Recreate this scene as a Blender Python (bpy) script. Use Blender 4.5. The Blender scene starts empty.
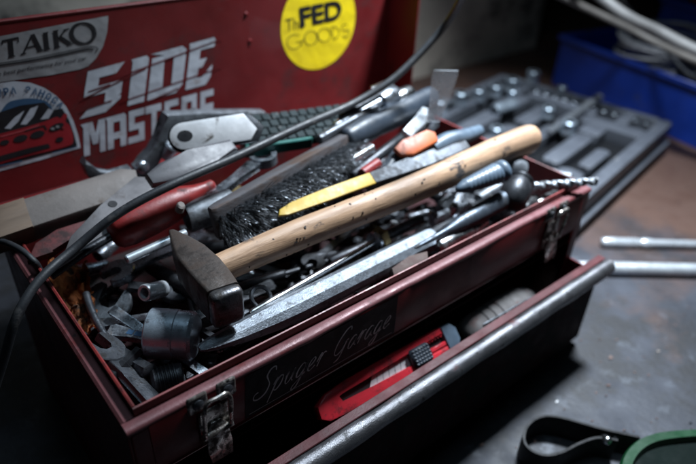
import bpy, bmesh, math, random
from mathutils import Vector, Matrix
random.seed(7)
S = bpy.context.scene
COL = S.collection

# ------------------------------------------------------------------ camera
F_PX = 609.667                       # focal length in photo pixels (photo 696 x 464)
CAM = Vector((-0.0551, -0.2328, 0.2768))
ROT = Matrix(((0.7654, 0.3272, -0.5542), (-0.6422, 0.4445, -0.6245), (0.0420, 0.8339, 0.5504)))
cam_d = bpy.data.cameras.new('camera'); cam = bpy.data.objects.new('camera', cam_d); COL.objects.link(cam)
cam.matrix_world = Matrix.Translation(CAM) @ ROT.to_4x4()
cam_d.sensor_width = 36; cam_d.lens = F_PX / 696 * 36; cam_d.clip_start = 0.01; cam_d.clip_end = 50
cam_d.dof.use_dof = True; cam_d.dof.focus_distance = 0.40; cam_d.dof.aperture_fstop = 4.2
S.camera = cam
S.render.resolution_x = 1024; S.render.resolution_y = 683

# ------------------------------------------------------------------ world, lamps, exposure
w = bpy.data.worlds.new('World'); S.world = w; w.use_nodes = True
w.node_tree.nodes['Background'].inputs[0].default_value = (0.62, 0.74, 1.0, 1)
w.node_tree.nodes['Background'].inputs[1].default_value = 0.0015
def area(name, loc, target, size, power, col, sy=None):
    l = bpy.data.lights.new(name, 'AREA'); l.shape = 'RECTANGLE'; l.size = size; l.size_y = sy or size
    l.energy = power; l.color = col
    o = bpy.data.objects.new(name, l); COL.objects.link(o); o.location = loc
    o.rotation_euler = (Vector(target) - Vector(loc)).to_track_quat('-Z', 'Y').to_euler()
    return o
key = area('workshop_lamp', (0.66, 0.11, 0.80), (0.53, 0.10, -0.05), 0.14, 9.6, (0.80, 0.90, 1.0), 0.13)
key.data.spread = math.radians(84)      # beam narrowed to keep the wall and left side dim
area('added_soft_light', (0.20, 0.09, 1.05), (0.16, 0.09, 0.0), 0.45, 1.7, (0.58, 0.81, 1.0), 0.3)  # unseen soft light added for sheen and bluish fill on the left tools
S.view_settings.view_transform = 'Standard'; S.view_settings.look = 'None'
S.view_settings.exposure = 0.0; S.view_settings.gamma = 1.0

# ------------------------------------------------------------------ helpers
def V(*a): return Vector(a)
def at(px, py, z):
    """point of the place at height z seen at a photo pixel (rim of the box = height 0)"""
    d = ROT @ V(px - 348, -(py - 232), -F_PX)
    return CAM + d * ((z - CAM.z) / d.z)
def aty(px, py, y):
    d = ROT @ V(px - 348, -(py - 232), -F_PX)
    return CAM + d * ((y - CAM.y) / d.y)
def frame(A, B, up=(0, 0, 1)):
    x = (B - A).normalized(); z = Vector(up)
    if abs(z.normalized().dot(x)) > 0.999: z = V(0, 1, 0)
    z = (z - x * z.dot(x)).normalized(); y = z.cross(x)
    M = Matrix((x, y, z)).transposed().to_4x4(); M.translation = A
    return M
def new(): return bmesh.new()
def merge(bm, t, M=None):
    me = bpy.data.meshes.new('tmp'); t.to_mesh(me); t.free()
    if M is not None: me.transform(M)
    bm.from_mesh(me); bpy.data.meshes.remove(me); return bm
def box(bm, lo, hi, c=0.0, M=None):
    t = new(); lo = Vector(lo); hi = Vector(hi); c = min(c, 0.49*min(hi - lo))
    for ix in (0, 1):
        for iy in (0, 1):
            for iz in (0, 1):
                p = [(lo, hi)[i][k] for k, i in enumerate((ix, iy, iz))]
                s = [1, -1][ix], [1, -1][iy], [1, -1][iz]
                if c <= 0: t.verts.new(p)
                else:
                    for k in range(3):
                        q = [p[j] + s[j]*c for j in range(3)]; q[k] = p[k]; t.verts.new(q)
    bmesh.ops.convex_hull(t, input=t.verts)
    bmesh.ops.dissolve_limit(t, angle_limit=0.01, verts=t.verts, edges=t.edges)
    return merge(bm, t, M)
def hull(bm, pts, M=None):
    t = new()
    for p in pts: t.verts.new(p)
    bmesh.ops.convex_hull(t, input=t.verts)
    bmesh.ops.dissolve_limit(t, angle_limit=0.01, verts=t.verts, edges=t.edges)
    return merge(bm, t, M)
def rings(bm, R, closed=True, cap=True, loop=False):
    vs = [[bm.verts.new(p) for p in r] for r in R]; n = len(vs[0])
    m = len(vs) if loop else len(vs) - 1
    for i in range(m):
        a, b = vs[i], vs[(i + 1) % len(vs)]
        for k in range(n if closed else n - 1):
            bm.faces.new((a[k], a[(k+1) % n], b[(k+1) % n], b[k]))
    if cap and not loop and closed:
        bm.faces.new(list(reversed(vs[0]))); bm.faces.new(vs[-1])
    return bm
def lathe(bm, A, B, prof, n=20, oval=(1, 1), up=(0, 0, 1), cap=True, sides=None):
    """prof: list of (t along A->B as fraction, radius)"""
    M = frame(A, B, up); L = (B - A).length; n = sides or n
    R = []
    for t, r in prof:
        R.append([M @ V(t*L, r*oval[0]*math.cos(2*math.pi*k/n), r*oval[1]*math.sin(2*math.pi*k/n)) for k in range(n)])
    return rings(bm, R, cap=cap)
def smooth_path(pts, k=6):
    out = []; P = [pts[0]] + list(pts) + [pts[-1]]
    for i in range(1, len(P) - 2):
        for j in range(k):
            t = j / k; a, b, c, d = P[i-1], P[i], P[i+1], P[i+2]
            out.append(0.5*((2*b) + (c - a)*t + (2*a - 5*b + 4*c - d)*t*t + (3*b - a - 3*c + d)*t**3))
    return out + [pts[-1]]
def tube(bm, pts, r, n=10, k=6, loop=False):
    P = smooth_path(pts, k) if k > 1 else list(pts)
    if loop: P = P[:-1]
    R = []; up = V(0.13, 0.2, 1)
    for i, p in enumerate(P):
        a = P[i-1] if (i or loop) else P[0]; b = P[(i+1) % len(P)] if (i < len(P)-1 or loop) else P[-1]
        t = (b - a).normalized(); u = (up - t*up.dot(t)).normalized(); v = t.cross(u)
        rr = r(i/(len(P)-1)) if callable(r) else r
        R.append([p + (u*math.cos(2*math.pi*q/n) + v*math.sin(2*math.pi*q/n))*rr for q in range(n)])
    return rings(bm, R, loop=loop)
def prism(bm, poly, h, M=None, c=0.0, seg=2):
    """poly: 2D outline in local xy, thickness h upward in local z"""
    t = new()
    ar = sum(poly[i][0]*poly[(i+1) % len(poly)][1] - poly[(i+1) % len(poly)][0]*poly[i][1] for i in range(len(poly)))
    if ar < 0: poly = list(reversed(poly))
    a = [t.verts.new((p[0], p[1], 0)) for p in poly]; b = [t.verts.new((p[0], p[1], h)) for p in poly]
    n = len(poly); t.faces.new(list(reversed(a))); t.faces.new(b)
    for i in range(n): t.faces.new((a[i], a[(i+1) % n], b[(i+1) % n], b[i]))
    if c > 0:
        es = [e for e in t.edges if (e.verts[0] in b and e.verts[1] in b) or (e.verts[0] in a and e.verts[1] in a)]
        bmesh.ops.bevel(t, geom=es, offset=c, segments=seg, profile=0.5, affect='EDGES', clamp_overlap=True)
    return merge(bm, t, M)
def prism_hole(bm, outer, inner, h, M=None):
    """ring between two outlines with the same number of points"""
    n = len(outer)
    T = (lambda p: M @ Vector(p)) if M is not None else Vector
    R = [[T((p[0], p[1], 0)) for p in outer], [T((p[0], p[1], h)) for p in outer],
         [T((p[0], p[1], h)) for p in inner], [T((p[0], p[1], 0)) for p in inner]]
    t = new(); rings(t, R, loop=True); bmesh.ops.recalc_face_normals(t, faces=t.faces)
    return merge(bm, t)
def circ(r, n=24, cx=0, cy=0, a0=0.0, a1=2*math.pi):
    full = abs(a1 - a0 - 2*math.pi) < 1e-6
    m = n if full else n - 1
    return [(cx + r*math.cos(a0 + (a1-a0)*k/m), cy + r*math.sin(a0 + (a1-a0)*k/m)) for k in range(n)]
def ribbon_poly(bm, pts, wd, z0=0.0):
    """flat stroke of width wd in local xy"""
    P = [Vector((p[0], p[1])) for p in pts]; L = []; Rr = []
    for i, p in enumerate(P):
        t = (P[min(i+1, len(P)-1)] - P[max(i-1, 0)]); t = t.normalized() if t.length > 1e-9 else Vector((1, 0))
        nn = Vector((-t.y, t.x)); ww = wd(i/max(1, len(P)-1)) if callable(wd) else wd
        L.append(p + nn*ww/2); Rr.append(p - nn*ww/2)
    a = [bm.verts.new((q.x, q.y, z0)) for q in L]; b = [bm.verts.new((q.x, q.y, z0)) for q in Rr]
    for i in range(len(P)-1): bm.faces.new((a[i], b[i], b[i+1], a[i+1]))

def wloc(o):
    p = V(0, 0, 0)
    while o is not None: p = p + o.location; o = o.parent
    return p
def obj(name, bm, m, parent=None, ang=38, recalc=True, label=None, kind=None):
    if recalc: bmesh.ops.recalc_face_normals(bm, faces=bm.faces)
    me = bpy.data.meshes.new(name); bm.to_mesh(me); bm.free()
    o = bpy.data.objects.new(name, me); COL.objects.link(o)
    if parent is not None:
        o.parent = parent; off = wloc(parent)
    else:
        n = len(me.vertices); lo = [min(v.co[k] for v in me.vertices) for k in range(3)]; hi = [max(v.co[k] for v in me.vertices) for k in range(3)]
        off = V((lo[0]+hi[0])/2, (lo[1]+hi[1])/2, lo[2]); o.location = off
    me.transform(Matrix.Translation(-off))
    me.materials.append(m)
    for p in me.polygons: p.use_smooth = True
    me.set_sharp_from_angle(angle=math.radians(ang))
    if label: o['label'] = label
    if kind: o['kind'] = kind
    return o
def tag(o, label, cat, group=None):
    o['label'] = label; o['category'] = cat
    if group: o['group'] = group
    return o
def thing(name, label, cat, loc, group=None):
    o = bpy.data.objects.new(name, None); COL.objects.link(o); o.location = loc; o.empty_display_size = 0.02
    return tag(o, label, cat, group)

# ------------------------------------------------------------------ materials
def mat(name, col, rough=0.5, metal=0.0, var=0.25, vs=40, rvar=0.15, dirt=None, dirt2=None, bump=0.0, bs=300,
        coat=0.0, stretch=None, trans=0.0, scratch=None, sss=0.0, spec=0.5, dents=None):
    m = bpy.data.materials.new(name); m.use_nodes = True; nt = m.node_tree; N = nt.nodes; Lk = nt.links.new
    b = N['Principled BSDF']
    tc = N.new('ShaderNodeTexCoord'); mp = N.new('ShaderNodeMapping'); Lk(tc.outputs['Object'], mp.inputs[0])
    if stretch: mp.inputs['Scale'].default_value = stretch
    def noise(scale, detail=6, rg=0.6, plain=False, off=0.0):
        n = N.new('ShaderNodeTexNoise'); n.inputs['Scale'].default_value = scale; n.inputs['Detail'].default_value = detail
        n.inputs['Roughness'].default_value = rg
        if off:
            m2 = N.new('ShaderNodeMapping'); m2.inputs['Location'].default_value = (off, off*0.7, off*1.3); Lk((tc if plain else mp).outputs['Object' if plain else 0], m2.inputs[0]); Lk(m2.outputs[0], n.inputs[0])
        else: Lk((tc.outputs['Object'] if plain else mp.outputs[0]), n.inputs[0])
        return n.outputs['Fac']
    def ramp(src, p0, p1, lo=0.0, hi=1.0):
        r = N.new('ShaderNodeMapRange'); r.inputs[1].default_value = p0; r.inputs[2].default_value = p1
        r.inputs[3].default_value = lo; r.inputs[4].default_value = hi; Lk(src, r.inputs[0]); return r.outputs[0]
    def mixc(f, a, bb):
        x = N.new('ShaderNodeMix'); x.data_type = 'RGBA'; Lk(f, x.inputs[0])
        for i, q in ((6, a), (7, bb)):
            if isinstance(q, tuple): x.inputs[i].default_value = (*q, 1)
            else: Lk(q, x.inputs[i])
        return x.outputs[2]
    def mixf(f, a, bb):
        x = N.new('ShaderNodeMix'); x.data_type = 'FLOAT'; Lk(f, x.inputs[0])
        for i, q in ((2, a), (3, bb)):
            if isinstance(q, (int, float)): x.inputs[i].default_value = q
            else: Lk(q, x.inputs[i])
        return x.outputs[0]
    n1 = noise(vs)
    c = mixc(ramp(n1, 0.3, 0.7), tuple(x*(1-var) for x in col), tuple(min(1, x*(1+var)) for x in col))
    rg = ramp(noise(vs*2.3, off=3.1), 0.3, 0.7, max(0.03, rough-rvar), min(1, rough+rvar)); mt = metal
    for k, d in enumerate((dirt, dirt2)):
        if d:   # (colour, threshold 0..1 (higher = rarer), scale, roughness, metallic)
            f = ramp(noise(d[2], 9, 0.68, off=5.7*(k+1)), d[1]-0.04, d[1]+0.07)
            c = mixc(f, c, d[0]); rg = mixf(f, rg, d[3]); mt = mixf(f, mt, d[4])
    if scratch:  # (colour, scale, threshold, roughness, metallic): thin random lines
        x1 = N.new('ShaderNodeTexWave'); x1.wave_type = 'BANDS'; x1.bands_direction = 'DIAGONAL'
        x1.inputs['Scale'].default_value = scratch[1]; x1.inputs['Distortion'].default_value = 30; x1.inputs['Detail'].default_value = 3; x1.inputs['Detail Scale'].default_value = 0.6
        Lk(mp.outputs[0], x1.inputs[0])
        f1 = ramp(x1.outputs['Fac'], scratch[2], 1.0); f2 = ramp(noise(vs*1.3, off=9.3), 0.50, 0.62)
        mu = N.new('ShaderNodeMath'); mu.operation = 'MULTIPLY'; Lk(f1, mu.inputs[0]); Lk(f2, mu.inputs[1]); f = mu.outputs[0]
        c = mixc(f, c, scratch[0]); rg = mixf(f, rg, scratch[3]); mt = mixf(f, mt, scratch[4])
    Lk(c, b.inputs['Base Color']); Lk(rg, b.inputs['Roughness'])
    if isinstance(mt, (int, float)): b.inputs['Metallic'].default_value = mt
    else: Lk(mt, b.inputs['Metallic'])
    b.inputs['Specular IOR Level'].default_value = spec
    b.inputs['Coat Weight'].default_value = coat; b.inputs['Coat Roughness'].default_value = 0.25
    b.inputs['Transmission Weight'].default_value = trans
    if sss: b.inputs['Subsurface Weight'].default_value = sss; b.inputs['Subsurface Scale'].default_value = 0.003
    nrm = None
    if dents:
        b2 = N.new('ShaderNodeBump'); b2.inputs['Strength'].default_value = dents[1]; b2.inputs['Distance'].default_value = 0.004
        Lk(noise(dents[0], 2, 0.4, off=2.9), b2.inputs['Height']); nrm = b2.outputs[0]; Lk(nrm, b.inputs['Normal'])
    if bump:
        bp = N.new('ShaderNodeBump'); bp.inputs['Strength'].default_value = bump; bp.inputs['Distance'].default_value = 0.001
        Lk(noise(bs, 5, 0.65, off=1.7), bp.inputs['Height'])
        if nrm is not None: Lk(nrm, bp.inputs['Normal'])
        Lk(bp.outputs[0], b.inputs['Normal'])
    return m
GREASE = (0.012, 0.011, 0.011); RUST = (0.10, 0.035, 0.014)
M = {}
M['paint'] = mat('red_paint', (0.120, 0.011, 0.012), 0.42, 0, 0.22, 14, 0.12, dirt=((0.07, 0.012, 0.012), 0.60, 22, 0.6, 0), dirt2=((0.09, 0.07, 0.07), 0.74, 160, 0.5, 0.5), bump=0.12, bs=260, spec=0.35, dents=(16, 0.5))
M['lip'] = mat('drawer_lip_paint', (0.062, 0.013, 0.015), 0.55, 0.0, 0.35, 30, 0.15, dirt=((0.09, 0.07, 0.07), 0.65, 50, 0.5, 0.3), bump=0.2, bs=500, spec=0.3)
M['worn'] = mat('worn_paint_edge', (0.130, 0.044, 0.048), 0.50, 0.15, 0.3, 30, 0.15, dirt=((0.10, 0.016, 0.016), 0.58, 45, 0.45, 0), dirt2=(GREASE, 0.66, 90, 0.6, 0.2), bump=0.2, bs=500)
M['edge'] = mat('bright_red_edge', (0.19, 0.022, 0.020), 0.45, 0, 0.35, 50, 0.1, dirt=((0.06, 0.010, 0.010), 0.53, 38, 0.6, 0), dirt2=((0.20, 0.13, 0.12), 0.66, 70, 0.4, 0.6))
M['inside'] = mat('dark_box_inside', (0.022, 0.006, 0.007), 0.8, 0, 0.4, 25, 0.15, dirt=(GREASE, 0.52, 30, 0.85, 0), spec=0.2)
M['rail'] = mat('bare_rail_steel', (0.15, 0.15, 0.16), 0.36, 0.8, 0.3, 55, 0.14, dirt=((0.07, 0.02, 0.02), 0.63, 35, 0.6, 0.1), dirt2=(GREASE, 0.62, 95, 0.6, 0.2), bump=0.45, bs=900)
M['chrome'] = mat('chrome', (0.62, 0.64, 0.66), 0.24, 1, 0.15, 60, 0.08, dirt=((0.10, 0.10, 0.10), 0.66, 120, 0.5, 0.6), bump=0.05, bs=500)
M['steel'] = mat('worn_steel', (0.40, 0.44, 0.49), 0.29, 0.95, 0.3, 70, 0.12, dirt=((0.10, 0.09, 0.085), 0.58, 85, 0.6, 0.6), dirt2=(RUST, 0.74, 130, 0.8, 0.1), bump=0.25, bs=600)
M['greysteel'] = mat('grey_satin_steel', (0.20, 0.215, 0.235), 0.44, 0.7, 0.3, 60, 0.12, dirt=((0.06, 0.06, 0.062), 0.56, 70, 0.6, 0.5), bump=0.3, bs=500)
M['darksteel'] = mat('dark_steel', (0.085, 0.092, 0.104), 0.36, 0.75, 0.35, 70, 0.12, dirt=(GREASE, 0.55, 80, 0.6, 0.4), dirt2=(RUST, 0.72, 120, 0.8, 0.1), bump=0.3, bs=500)
M['black'] = mat('blackened_steel', (0.035, 0.037, 0.042), 0.38, 0.6, 0.35, 70, 0.12, bump=0.25, bs=500)
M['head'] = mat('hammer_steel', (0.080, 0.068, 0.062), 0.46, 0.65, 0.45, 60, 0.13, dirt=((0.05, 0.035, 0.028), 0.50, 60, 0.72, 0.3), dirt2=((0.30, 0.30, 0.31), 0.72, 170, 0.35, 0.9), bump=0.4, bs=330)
M['poll'] = mat('hammer_face_steel', (0.17, 0.17, 0.18), 0.33, 0.9, 0.35, 80, 0.12, dirt=((0.05, 0.045, 0.042), 0.55, 90, 0.6, 0.5), bump=0.4, bs=420)
M['wood'] = mat('hammer_handle_wood', (0.46, 0.29, 0.18), 0.50, 0, 0.28, 110, 0.1, stretch=(0.07, 1, 1), dirt=((0.33, 0.20, 0.12), 0.545, 190, 0.6, 0), bump=0.5, bs=300)
M['dent'] = mat('dark_dent', (0.022, 0.015, 0.012), 0.7, 0, 0.3, 200)
M['endgrain'] = mat('handle_end_dirt', (0.06, 0.04, 0.03), 0.75, 0, 0.4, 90, bump=0.5, bs=400)
M['chisel'] = mat('chisel_steel', (0.20, 0.222, 0.25), 0.42, 0.7, 0.28, 60, 0.12, dirt=((0.085, 0.09, 0.10), 0.57, 150, 0.55, 0.6), dirt2=((0.10, 0.06, 0.04), 0.73, 90, 0.8, 0.2), bump=0.5, bs=700)
M['brass'] = mat('brass_nut', (0.32, 0.24, 0.11), 0.42, 0.9, 0.3, 90, 0.12, dirt=((0.08, 0.06, 0.035), 0.5, 120, 0.7, 0.3), bump=0.3)
M['brushwood'] = mat('brush_block', (0.060, 0.056, 0.060), 0.6, 0, 0.35, 50, 0.12, stretch=(0.25, 1, 1), dirt=((0.05, 0.028, 0.02), 0.56, 50, 0.7, 0), bump=0.4, bs=350)
M['bristle'] = mat('bristle_steel', (0.040, 0.044, 0.050), 0.50, 0.35, 0.5, 90)
M['rubber'] = mat('blue_black_rubber', (0.024, 0.032, 0.044), 0.44, 0, 0.3, 50, 0.1, dirt=((0.10, 0.10, 0.10), 0.66, 60, 0.7, 0), bump=0.15, bs=500)
M['cable'] = mat('cable_rubber', (0.022, 0.024, 0.028), 0.50, 0, 0.3, 60, 0.1, dirt=((0.075, 0.072, 0.07), 0.62, 60, 0.7, 0), bump=0.2, bs=600)
M['yellow'] = mat('yellow_paint', (0.46, 0.30, 0.036), 0.55, 0, 0.12, 60, 0.1, dirt=((0.16, 0.15, 0.14), 0.66, 70, 0.5, 0.3), bump=0.15)
M['redplastic'] = mat('red_plastic', (0.20, 0.014, 0.013), 0.45, 0, 0.25, 40, 0.12, dirt=((0.06, 0.012, 0.012), 0.57, 55, 0.7, 0), bump=0.15, bs=400)
M['redgloss'] = mat('knife_red_plastic', (0.50, 0.022, 0.034), 0.40, 0, 0.2, 40, 0.1, dirt=((0.14, 0.012, 0.016), 0.56, 70, 0.6, 0), dirt2=((0.04, 0.01, 0.01), 0.64, 130, 0.7, 0), bump=0.12, bs=500)
M['beige'] = mat('beige_paint', (0.135, 0.115, 0.105), 0.62, 0, 0.22, 30, 0.1, dirt=((0.09, 0.065, 0.05), 0.60, 40, 0.75, 0), dirt2=(RUST, 0.70, 70, 0.8, 0), bump=0.3, bs=260)
M['greyplate'] = mat('grey_plate', (0.15, 0.145, 0.15), 0.5, 0.5, 0.2, 40, 0.1, dirt=((0.08, 0.07, 0.07), 0.62, 60, 0.7, 0.2), bump=0.15)
M['purple'] = mat('grey_plastic', (0.075, 0.072, 0.080), 0.5, 0, 0.2, 40, 0.1, dirt=((0.05, 0.05, 0.05), 0.6, 50, 0.7, 0), bump=0.12)
M['tab'] = mat('bright_tab', (0.60, 0.60, 0.61), 0.40, 0.25, 0.12, 60, 0.1, dirt=((0.16, 0.13, 0.11), 0.64, 60, 0.6, 0.2), bump=0.12, scratch=((0.08, 0.07, 0.06), 8, 0.98, 0.6, 0.2))
M['pad'] = mat('dark_pad_rubber', (0.022, 0.030, 0.032), 0.8, 0, 0.25, 60, 0.1, spec=0.2, dirt=((0.12, 0.12, 0.12), 0.64, 50, 0.7, 0), bump=0.3)
M['green_edge'] = mat('green_edge', (0.015, 0.10, 0.085), 0.5, 0, 0.25, 60)
M['orange'] = mat('orange_plastic', (0.40, 0.085, 0.016), 0.45, 0, 0.2, 60, 0.1, dirt=((0.16, 0.06, 0.04), 0.6, 70, 0.7, 0))
M['blueplastic'] = mat('blue_grey_grip', (0.075, 0.105, 0.14), 0.42, 0, 0.25, 60, 0.1, dirt=((0.10, 0.10, 0.10), 0.64, 70, 0.7, 0))
M['rag'] = mat('rusty_orange_cloth', (0.42, 0.13, 0.035), 0.85, 0, 0.45, 60, 0.1, dirt=((0.05, 0.025, 0.015), 0.52, 50, 0.9, 0), bump=0.8, bs=500)
M['brown'] = mat('brown_scrap', (0.085, 0.054, 0.046), 0.75, 0, 0.3, 60, 0.1, dirt=((0.08, 0.045, 0.04), 0.55, 60, 0.8, 0), bump=0.5)
M['rawwood'] = mat('raw_wood', (0.14, 0.095, 0.065), 0.7, 0, 0.3, 70, 0.1, stretch=(0.15, 1, 1), dirt=((0.09, 0.06, 0.04), 0.58, 60, 0.8, 0), bump=0.3)
M['dullred'] = mat('dull_red', (0.10, 0.020, 0.020), 0.6, 0, 0.35, 60, 0.1, dirt=((0.03, 0.012, 0.012), 0.52, 60, 0.8, 0), bump=0.3)
M['dull'] = mat('dull_bare_metal', (0.115, 0.125, 0.14), 0.6, 0.4, 0.35, 60, 0.1, dirt=((0.05, 0.05, 0.055), 0.53, 75, 0.7, 0.2), bump=0.3)
M['satin'] = mat('satin_socket', (0.40, 0.47, 0.54), 0.32, 0.75, 0.22, 60, 0.1, dirt=((0.07, 0.075, 0.085), 0.60, 90, 0.5, 0.4), bump=0.15)
M['satin2'] = mat('satin_chrome', (0.62, 0.66, 0.70), 0.30, 0.6, 0.15, 60, 0.08, dirt=((0.16, 0.16, 0.17), 0.66, 90, 0.5, 0.4), bump=0.08)
M['gunmetal'] = mat('gunmetal', (0.065, 0.080, 0.10), 0.40, 0.6, 0.3, 70, 0.12, dirt=((0.02, 0.02, 0.022), 0.55, 80, 0.6, 0.3), bump=0.2)
M['stone'] = mat('worn_grey_grip', (0.075, 0.068, 0.067), 0.7, 0, 0.25, 60, 0.1, dirt=((0.09, 0.055, 0.05), 0.58, 60, 0.8, 0), bump=0.3)
M['clear'] = mat('cloudy_clear_plastic', (0.80, 0.86, 0.92), 0.22, 0, 0.08, 60, 0.1, trans=0.3)
M['case'] = mat('case_plastic', (0.070, 0.077, 0.092), 0.48, 0, 0.2, 25, 0.1, dirt=((0.18, 0.18, 0.18), 0.66, 40, 0.6, 0), bump=0.15)
M['caseblack'] = mat('recess_shade_black', (0.007, 0.0075, 0.009), 0.7, 0, 0.2, 30, spec=0.15)  # near-black colour carries the shade of the slots and gaps
M['bluebin'] = mat('blue_bin_plastic', (0.007, 0.034, 0.26), 0.42, 0, 0.2, 20, 0.1, dirt=((0.03, 0.04, 0.10), 0.63, 25, 0.6, 0), bump=0.1)
M['coil'] = mat('grey_wire', (0.33, 0.33, 0.35), 0.5, 0.1, 0.25, 60, 0.1, dirt=((0.12, 0.12, 0.12), 0.62, 60, 0.7, 0))
M['browncord'] = mat('brown_grey_cord', (0.17, 0.155, 0.14), 0.55, 0, 0.2, 40)
M['palecord'] = mat('pale_tube', (0.20, 0.195, 0.19), 0.55, 0.0, 0.15, 40)
M['table'] = mat('bench_top', (0.025, 0.0275, 0.036), 0.62, 0.15, 0.55, 13, 0.16, dirt=((0.012, 0.012, 0.014), 0.51, 15, 0.6, 0.1), dirt2=((0.062, 0.069, 0.083), 0.62, 34, 0.5, 0.2), bump=0.45, bs=180)
M['wall'] = mat('plaster_wall', (0.50, 0.45, 0.385), 0.85, 0, 0.30, 6, 0.08, dirt=((0.12, 0.11, 0.10), 0.56, 7, 0.9, 0), bump=0.5, bs=60)
M['darkwall'] = mat('dark_back_panel', (0.018, 0.017, 0.018), 0.8, 0, 0.3, 10)
M['strap'] = mat('black_strap', (0.006, 0.006, 0.007), 0.6, 0, 0.3, 60, 0.1, dirt=((0.03, 0.03, 0.03), 0.66, 60, 0.6, 0), bump=0.15, spec=0.25)
M['green'] = mat('green_plastic', (0.002, 0.036, 0.011), 0.38, 0, 0.25, 40, 0.08, dirt=((0.006, 0.03, 0.012), 0.60, 60, 0.5, 0), spec=0.35)
M['lens'] = mat('grey_lens', (0.02, 0.03, 0.027), 0.15, 0, 0.1, 40, 0.05, trans=0.6)
M['white'] = mat('white_vinyl', (0.40, 0.42, 0.46), 0.45, 0, 0.10, 30, 0.1, dents=(60, 0.25), dirt=((0.30, 0.28, 0.28), 0.62, 70, 0.6, 0))
M['greyvinyl'] = mat('pale_grey_vinyl', (0.23, 0.23, 0.235), 0.45, 0, 0.10, 30, 0.1, dents=(60, 0.25), dirt=((0.20, 0.19, 0.19), 0.62, 60, 0.6, 0))
M['yvinyl'] = mat('yellow_vinyl', (0.80, 0.60, 0.012), 0.42, 0, 0.06, 30, 0.1, dents=(60, 0.25), dirt=((0.62, 0.45, 0.02), 0.64, 60, 0.5, 0))
M['ink'] = mat('black_ink', (0.010, 0.010, 0.012), 0.45, 0, 0.1, 30)
M['blackvinyl'] = mat('black_vinyl', (0.006, 0.006, 0.007), 0.55, 0, 0.2, 40, 0.1, dents=(60, 0.25), dirt=((0.018, 0.014, 0.014), 0.63, 60, 0.6, 0), bump=0.1, spec=0.15)
M['script'] = mat('silver_print', (0.42, 0.40, 0.40), 0.5, 0.2, 0.2, 60)
M['blueink'] = mat('blue_ink', (0.035, 0.085, 0.16), 0.45, 0, 0.1, 30)
M['pink'] = mat('light_red_ink', (0.42, 0.06, 0.07), 0.45, 0, 0.1, 60)
M['redink'] = mat('red_ink', (0.24, 0.010, 0.015), 0.45, 0, 0.15, 60)

M['clear'].node_tree.nodes['Principled BSDF'].inputs['Alpha'].default_value = 0.38
# bench: brown rust area at the right of the case edge, as stains of the metal itself
def bench_stain(m):
    nt = m.node_tree; N = nt.nodes; Lk = nt.links.new; b = N['Principled BSDF']
    src = b.inputs['Base Color'].links[0].from_socket
    tc = N.new('ShaderNodeTexCoord'); n = N.new('ShaderNodeTexNoise'); n.inputs['Scale'].default_value = 5; n.inputs['Detail'].default_value = 8; n.inputs['Roughness'].default_value = 0.65
    sx = N.new('ShaderNodeSeparateXYZ'); Lk(tc.outputs['Object'], sx.inputs[0]); Lk(tc.outputs['Object'], n.inputs[0])
    r = N.new('ShaderNodeMapRange'); r.inputs[1].default_value = -0.34; r.inputs[2].default_value = 0.0; r.inputs[3].default_value = -0.20; r.inputs[4].default_value = 0.16
    Lk(sx.outputs[0], r.inputs[0])
    ad = N.new('ShaderNodeMath'); ad.operation = 'ADD'; Lk(n.outputs['Fac'], ad.inputs[0]); Lk(r.outputs[0], ad.inputs[1])
    r2 = N.new('ShaderNodeMapRange'); r2.inputs[1].default_value = 0.42; r2.inputs[2].default_value = 0.62; Lk(ad.outputs[0], r2.inputs[0])
    mx = N.new('ShaderNodeMix'); mx.data_type = 'RGBA'; Lk(r2.outputs[0], mx.inputs[0]); Lk(src, mx.inputs[6]); mx.inputs[7].default_value = (0.085, 0.046, 0.034, 1)
    Lk(mx.outputs[2], b.inputs['Base Color'])
bench_stain(M['table'])
def wood_smudge(m):
    # dark greasy blotches, unstretched, on the handle
    nt = m.node_tree; N = nt.nodes; Lk = nt.links.new; b = N['Principled BSDF']; src = b.inputs['Base Color'].links[0].from_socket
    tc = N.new('ShaderNodeTexCoord')
    for sc, t0, t1, col, off in ((46, .575, .63, (0.07, 0.06, 0.056), 0.3), (150, .64, .70, (0.045, 0.03, 0.022), 1.9), (16, .50, .66, (0.24, 0.155, 0.10), 4.2)):
        mp = N.new('ShaderNodeMapping'); mp.inputs['Location'].default_value = (off, off*2, off); mp.inputs['Scale'].default_value = (0.55, 1, 1); Lk(tc.outputs['Object'], mp.inputs[0])
        n = N.new('ShaderNodeTexNoise'); n.inputs['Scale'].default_value = sc; n.inputs['Detail'].default_value = 7; n.inputs['Roughness'].default_value = 0.62; Lk(mp.outputs[0], n.inputs[0])
        r = N.new('ShaderNodeMapRange'); r.inputs[1].default_value = t0; r.inputs[2].default_value = t1; Lk(n.outputs['Fac'], r.inputs[0])
        mx = N.new('ShaderNodeMix'); mx.data_type = 'RGBA'; Lk(r.outputs[0], mx.inputs[0]); Lk(src, mx.inputs[6]); mx.inputs[7].default_value = (*col, 1); src = mx.outputs[2]
    Lk(src, b.inputs['Base Color'])
wood_smudge(M['wood'])

# ------------------------------------------------------------------ setting
TZ = -0.175
bm = new(); box(bm, (-0.6, -0.7, TZ-0.03), (2.2, 1.2, TZ), 0.002)
o = obj('bench_top', bm, M['table']); o['kind'] = 'structure'
bm = new(); box(bm, (-1.0, 0.66, TZ-0.4), (1.36, 0.74, 1.1), 0.004)
o = obj('wall', bm, M['wall']); o['kind'] = 'structure'
bm = new(); box(bm, (1.3605, 1.02, TZ-0.4), (3.0, 1.08, 1.1), 0.0)  # near-black panel closing the black background past the wall
o = obj('wall_recess', bm, M['darkwall']); o['kind'] = 'structure'

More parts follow.
